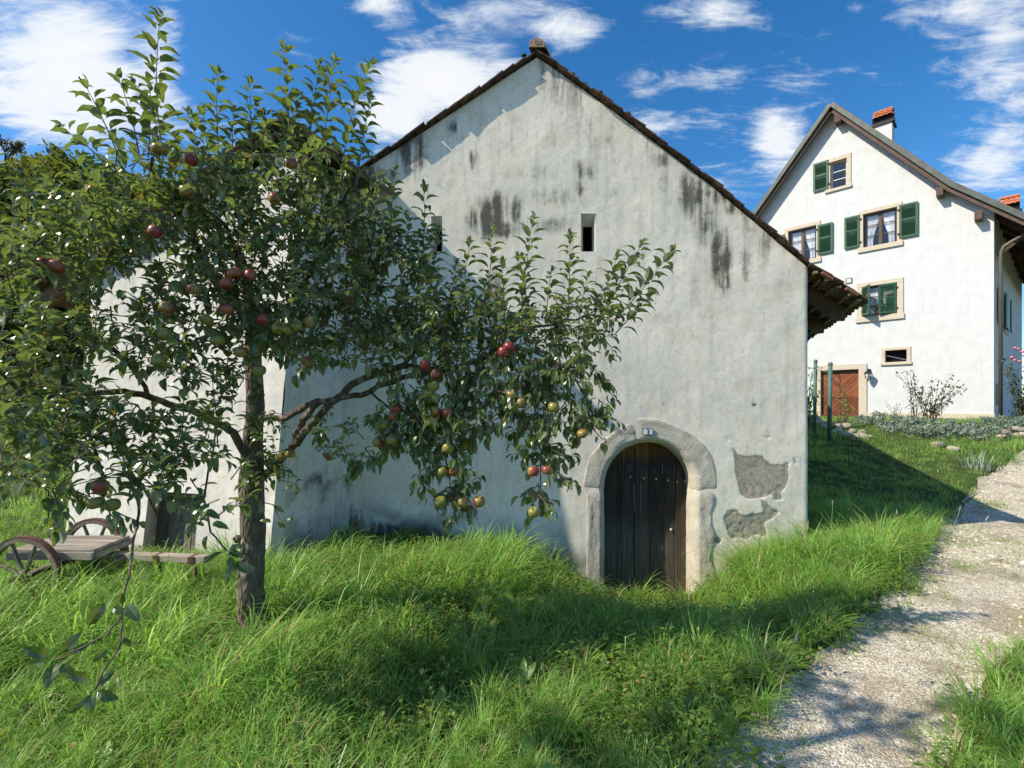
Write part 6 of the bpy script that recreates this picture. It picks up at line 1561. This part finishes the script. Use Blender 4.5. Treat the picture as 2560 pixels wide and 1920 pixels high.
shrub('climber', on_ground(2018, 14.0), 2.1, .30, 10, M['herb'], 'leafy climber by the barn corner next to the green posts', 34, .12, 25, 'climber')
shrub('mullein', on_ground(2118, 14.2), 1.5, .06, 2, M['herb'], 'single tall flowering weed before the red door', 26, .14, 26, 'weed')
shrub('dry_weed', on_ground(2100, 14.0), .95, .25, 7, M['shrub_leaf'], 'dry brown weeds before the red door', 8, .05, 27, 'weed')
# low silvery cushion plants
Vs, Fs, Cs, o_ = [], [], [], 0
for (u, Y, sx, sz) in [(2270, 13.4, .7, .22), (2320, 12.9, .55, .2), (2365, 13.0, .5, .2), (2440, 12.6, .6, .26), (2470, 13.2, .55, .3), (2400, 13.4, .5, .25), (2240, 14.0, .6, .25), (2500, 14.2, .7, .2), (2550, 14.4, .7, .2), (2180, 15.0, .5, .25), (2300, 14.2, .6, .25)]:
    V, Fq, C = cloud_crown(int(u + Y * 10), 34, 60, .034, sx, sx * .7, sz, .12); b = on_ground(u, Y); Vs.append(V + np.array([b.x, b.y, b.z + sz * .5])); Fs.append(Fq + o_); Cs.append(C); o_ += len(V)
cu = np_mesh('cushion_plants', np.concatenate(Vs), np.concatenate(Fs), M['silver_leaf'], smooth=False); col_attr(cu, 'tint', np.concatenate(Cs)); tag(cu, 'silvery low cushion plants in the bed before the house', 'ground cover', kind='stuff')
# stones
def stone_mesh(seed):
    bm = bmesh.new(); bmesh.ops.create_icosphere(bm, subdivisions=2, radius=1.0); r = random.Random(seed); k = [Vector((r.gauss(0, 1), r.gauss(0, 1), r.gauss(0, 1))).normalized() for _ in range(7)]
    for v in bm.verts:
        s = 1.0
        for d in k:
            q = v.co.normalized().dot(d)
            if q > .55: s = min(s, .55 / q + .12)
        v.co = Vector((v.co.x * 1.15, v.co.y * .85, v.co.z * .62)) * s
    me = bpy.data.meshes.new('stone'); bm.to_mesh(me); bm.free(); me.materials.append(M['stone']); return me
STM = [stone_mesh(800 + k) for k in range(5)]
def stones(name, spots, label, cat):
    c = spots[0]; b = on_ground(c[0], c[1]); t = empty(name, b, 0, label, cat)
    for (u, Y, dz, s) in spots:
        p = on_ground(u, Y) + Vector((0, 0, dz)); link_mesh('stone', rnd.choice(STM), t, Matrix.Translation(p - b) @ Euler((rnd.uniform(-.3, .3), rnd.uniform(-.3, .3), rnd.uniform(0, 6.28))).to_matrix().to_4x4() @ Matrix.Scale(s, 4))
stones('stone_pile', [(2018 + i * 5.2 + rnd.uniform(-5, 5), 14.6 - i * .06 + rnd.uniform(-.5, .5), max(.02, .34 - i * .012) * rnd.random(), rnd.uniform(.08, .20)) for i in range(28)], 'heap of rough pale field stones behind the green posts', 'stone pile')
stones('boulder', [(2150, 12.8, .06, .20)], 'single grey boulder in the lawn at the edge of the barn shadow', 'stone')
stones('bed_stone', [(2342, 11.9, .05, .18)], 'flat pale stone edging the silvery flower bed', 'stone')
stones('bed_stone', [(2382, 11.5, .05, .17)], 'whitish stone right of the flat one at the flower bed', 'stone')
stones('bed_wall', [(2505 + i * 9, 12.9 + rnd.uniform(-.15, .15), .03 + .12 * (i % 2), rnd.uniform(.10, .16)) for i in range(8)], 'low dry stone edging at the right house corner', 'stone edging')
# iris-like clump and seed stalks
iris = MB(); C_ = []
b = on_ground(2440, 10.2)
r = random.Random(91)
it = empty('iris_clump', b, 0, 'blue green clump of sword leaves beside the path', 'plant')
V, Fq, C = tuft(91, 46, .52, .022, .22, .75, 0); o = np_mesh('leaves', np.array(V) + np.array(b), np.array(Fq), M['silver_leaf'], it); col_attr(o, 'tint', C)
for (u, Y, h, ln, lab) in [(2077, 5.6, .62, .02, 'dry plantain stalk close to the barn corner'), (2247, 5.2, .52, -.02, 'brown seed stalk in front of the barn shadow'), (2355, 5.0, .50, 0, 'thin pale seed stalk left of the leaning one'), (2360, 5.05, .62, .16, 'leaning seed stalk beside the path'), (2390, 4.9, .55, .30, 'bent dry grass stalk hanging over the path edge'), (1475, 5.3, .60, .05, 'pale dry seed head before the left door jamb'), (830, 5.2, .75, -.05, 'tall dry stalk against the shaded wing wall'), (845, 5.25, .80, .05, 'greenish stalk next to the dry one by the wing'), (1940, 2.6, .40, .10, 'bent straw blade in the shaded grass')]:
    b = on_ground(u, Y); t = empty('seed_stalk', b, 0, lab, 'weed'); p = b + Vector((ln, 0, h)); MB().tube([b, b.lerp(p, .5) + Vector((-ln * .2, 0, 0)), p], [.003, .0025, .002], 5).build('stem', M['grey_wood'], t); d = (p - b).normalized()
    MB().tube([p, p + d * .02, p + d * .05, p + d * .07], [.002, .006, .006, .001], 7).build('seed_head', M['deck_wood'], t, smooth=True)
# leafy suckers around the cart wheel
for (u, Y, h, n, lab, sd) in [(95, 3.72, .42, 16, 'leafy privet suckers growing through the near cart wheel', 31), (430, 4.0, .22, 10, 'low leafy suckers under the cart beam', 32), (300, 4.0, .20, 9, 'dark leaves below the cart bed', 33), (1625, 5.55, .30, 5, 'pale tangled weed at the foot of the cellar door', 34), (1840, 5.7, .42, 6, 'light green nettle below the broken plaster', 35), (880, 5.3, .40, 9, 'leafy weed at the corner of wing and barn', 36), (1160, 5.5, .28, 7, 'low creeper below the stained foot of the gable', 37)]:
    shrub('leafy_weed', on_ground(u, Y), h, .20 if n > 8 else .12, n, M['herb'], lab, 16, .038, sd, 'weed')

# the neighbouring apple tree beside the camera: out of the picture, its shade lies across the path
nb_ = Vector((-3.3, .9, Hs(-3.3, .9) - .05)); nt = empty('neighbour_apple_tree', nb_, 0, 'second apple tree just outside the left edge that shades the path', 'tree')
mb = MB(); mb.tube([nb_, nb_ + Vector((.05, 0, 1.6)), Vector((-3.0, 1.0, 1.4)), Vector((-2.7, 1.1, 2.6))], [.11, .09, .07, .03], 9)
for q in ((-3.6, .4, 2.4), (-2.0, 1.3, 2.7), (-2.6, .6, 2.9), (-3.2, 1.3, 2.5)): mb.tube([(-3.05, .98, 1.35), Vector((-3.05, .98, 1.35)).lerp(Vector(q), .5) + Vector((0, 0, .1)), q], [.045, .03, .01], 6)
mb.build('trunk', M['bark'], nt, smooth=True)
Vs, Fs, Cs, o_ = [], [], [], 0
for (cc, rr_, nn, sd) in (((-2.75, 1.2, 2.7), (.9, .55, .6), 15, 1), ((-3.4, .8, 2.15), (.75, .5, .5), 13, 2)):
    V, Fq, C = cloud_crown(950 + sd, nn, 26, .055, *rr_, .20); Vs.append(V + np.array(cc)); Fs.append(Fq + o_); Cs.append(C); o_ += len(V)
o = np_mesh('crown', np.concatenate(Vs), np.concatenate(Fs), M['apple_leaf'], nt, smooth=False); col_attr(o, 'tint', np.concatenate(Cs))
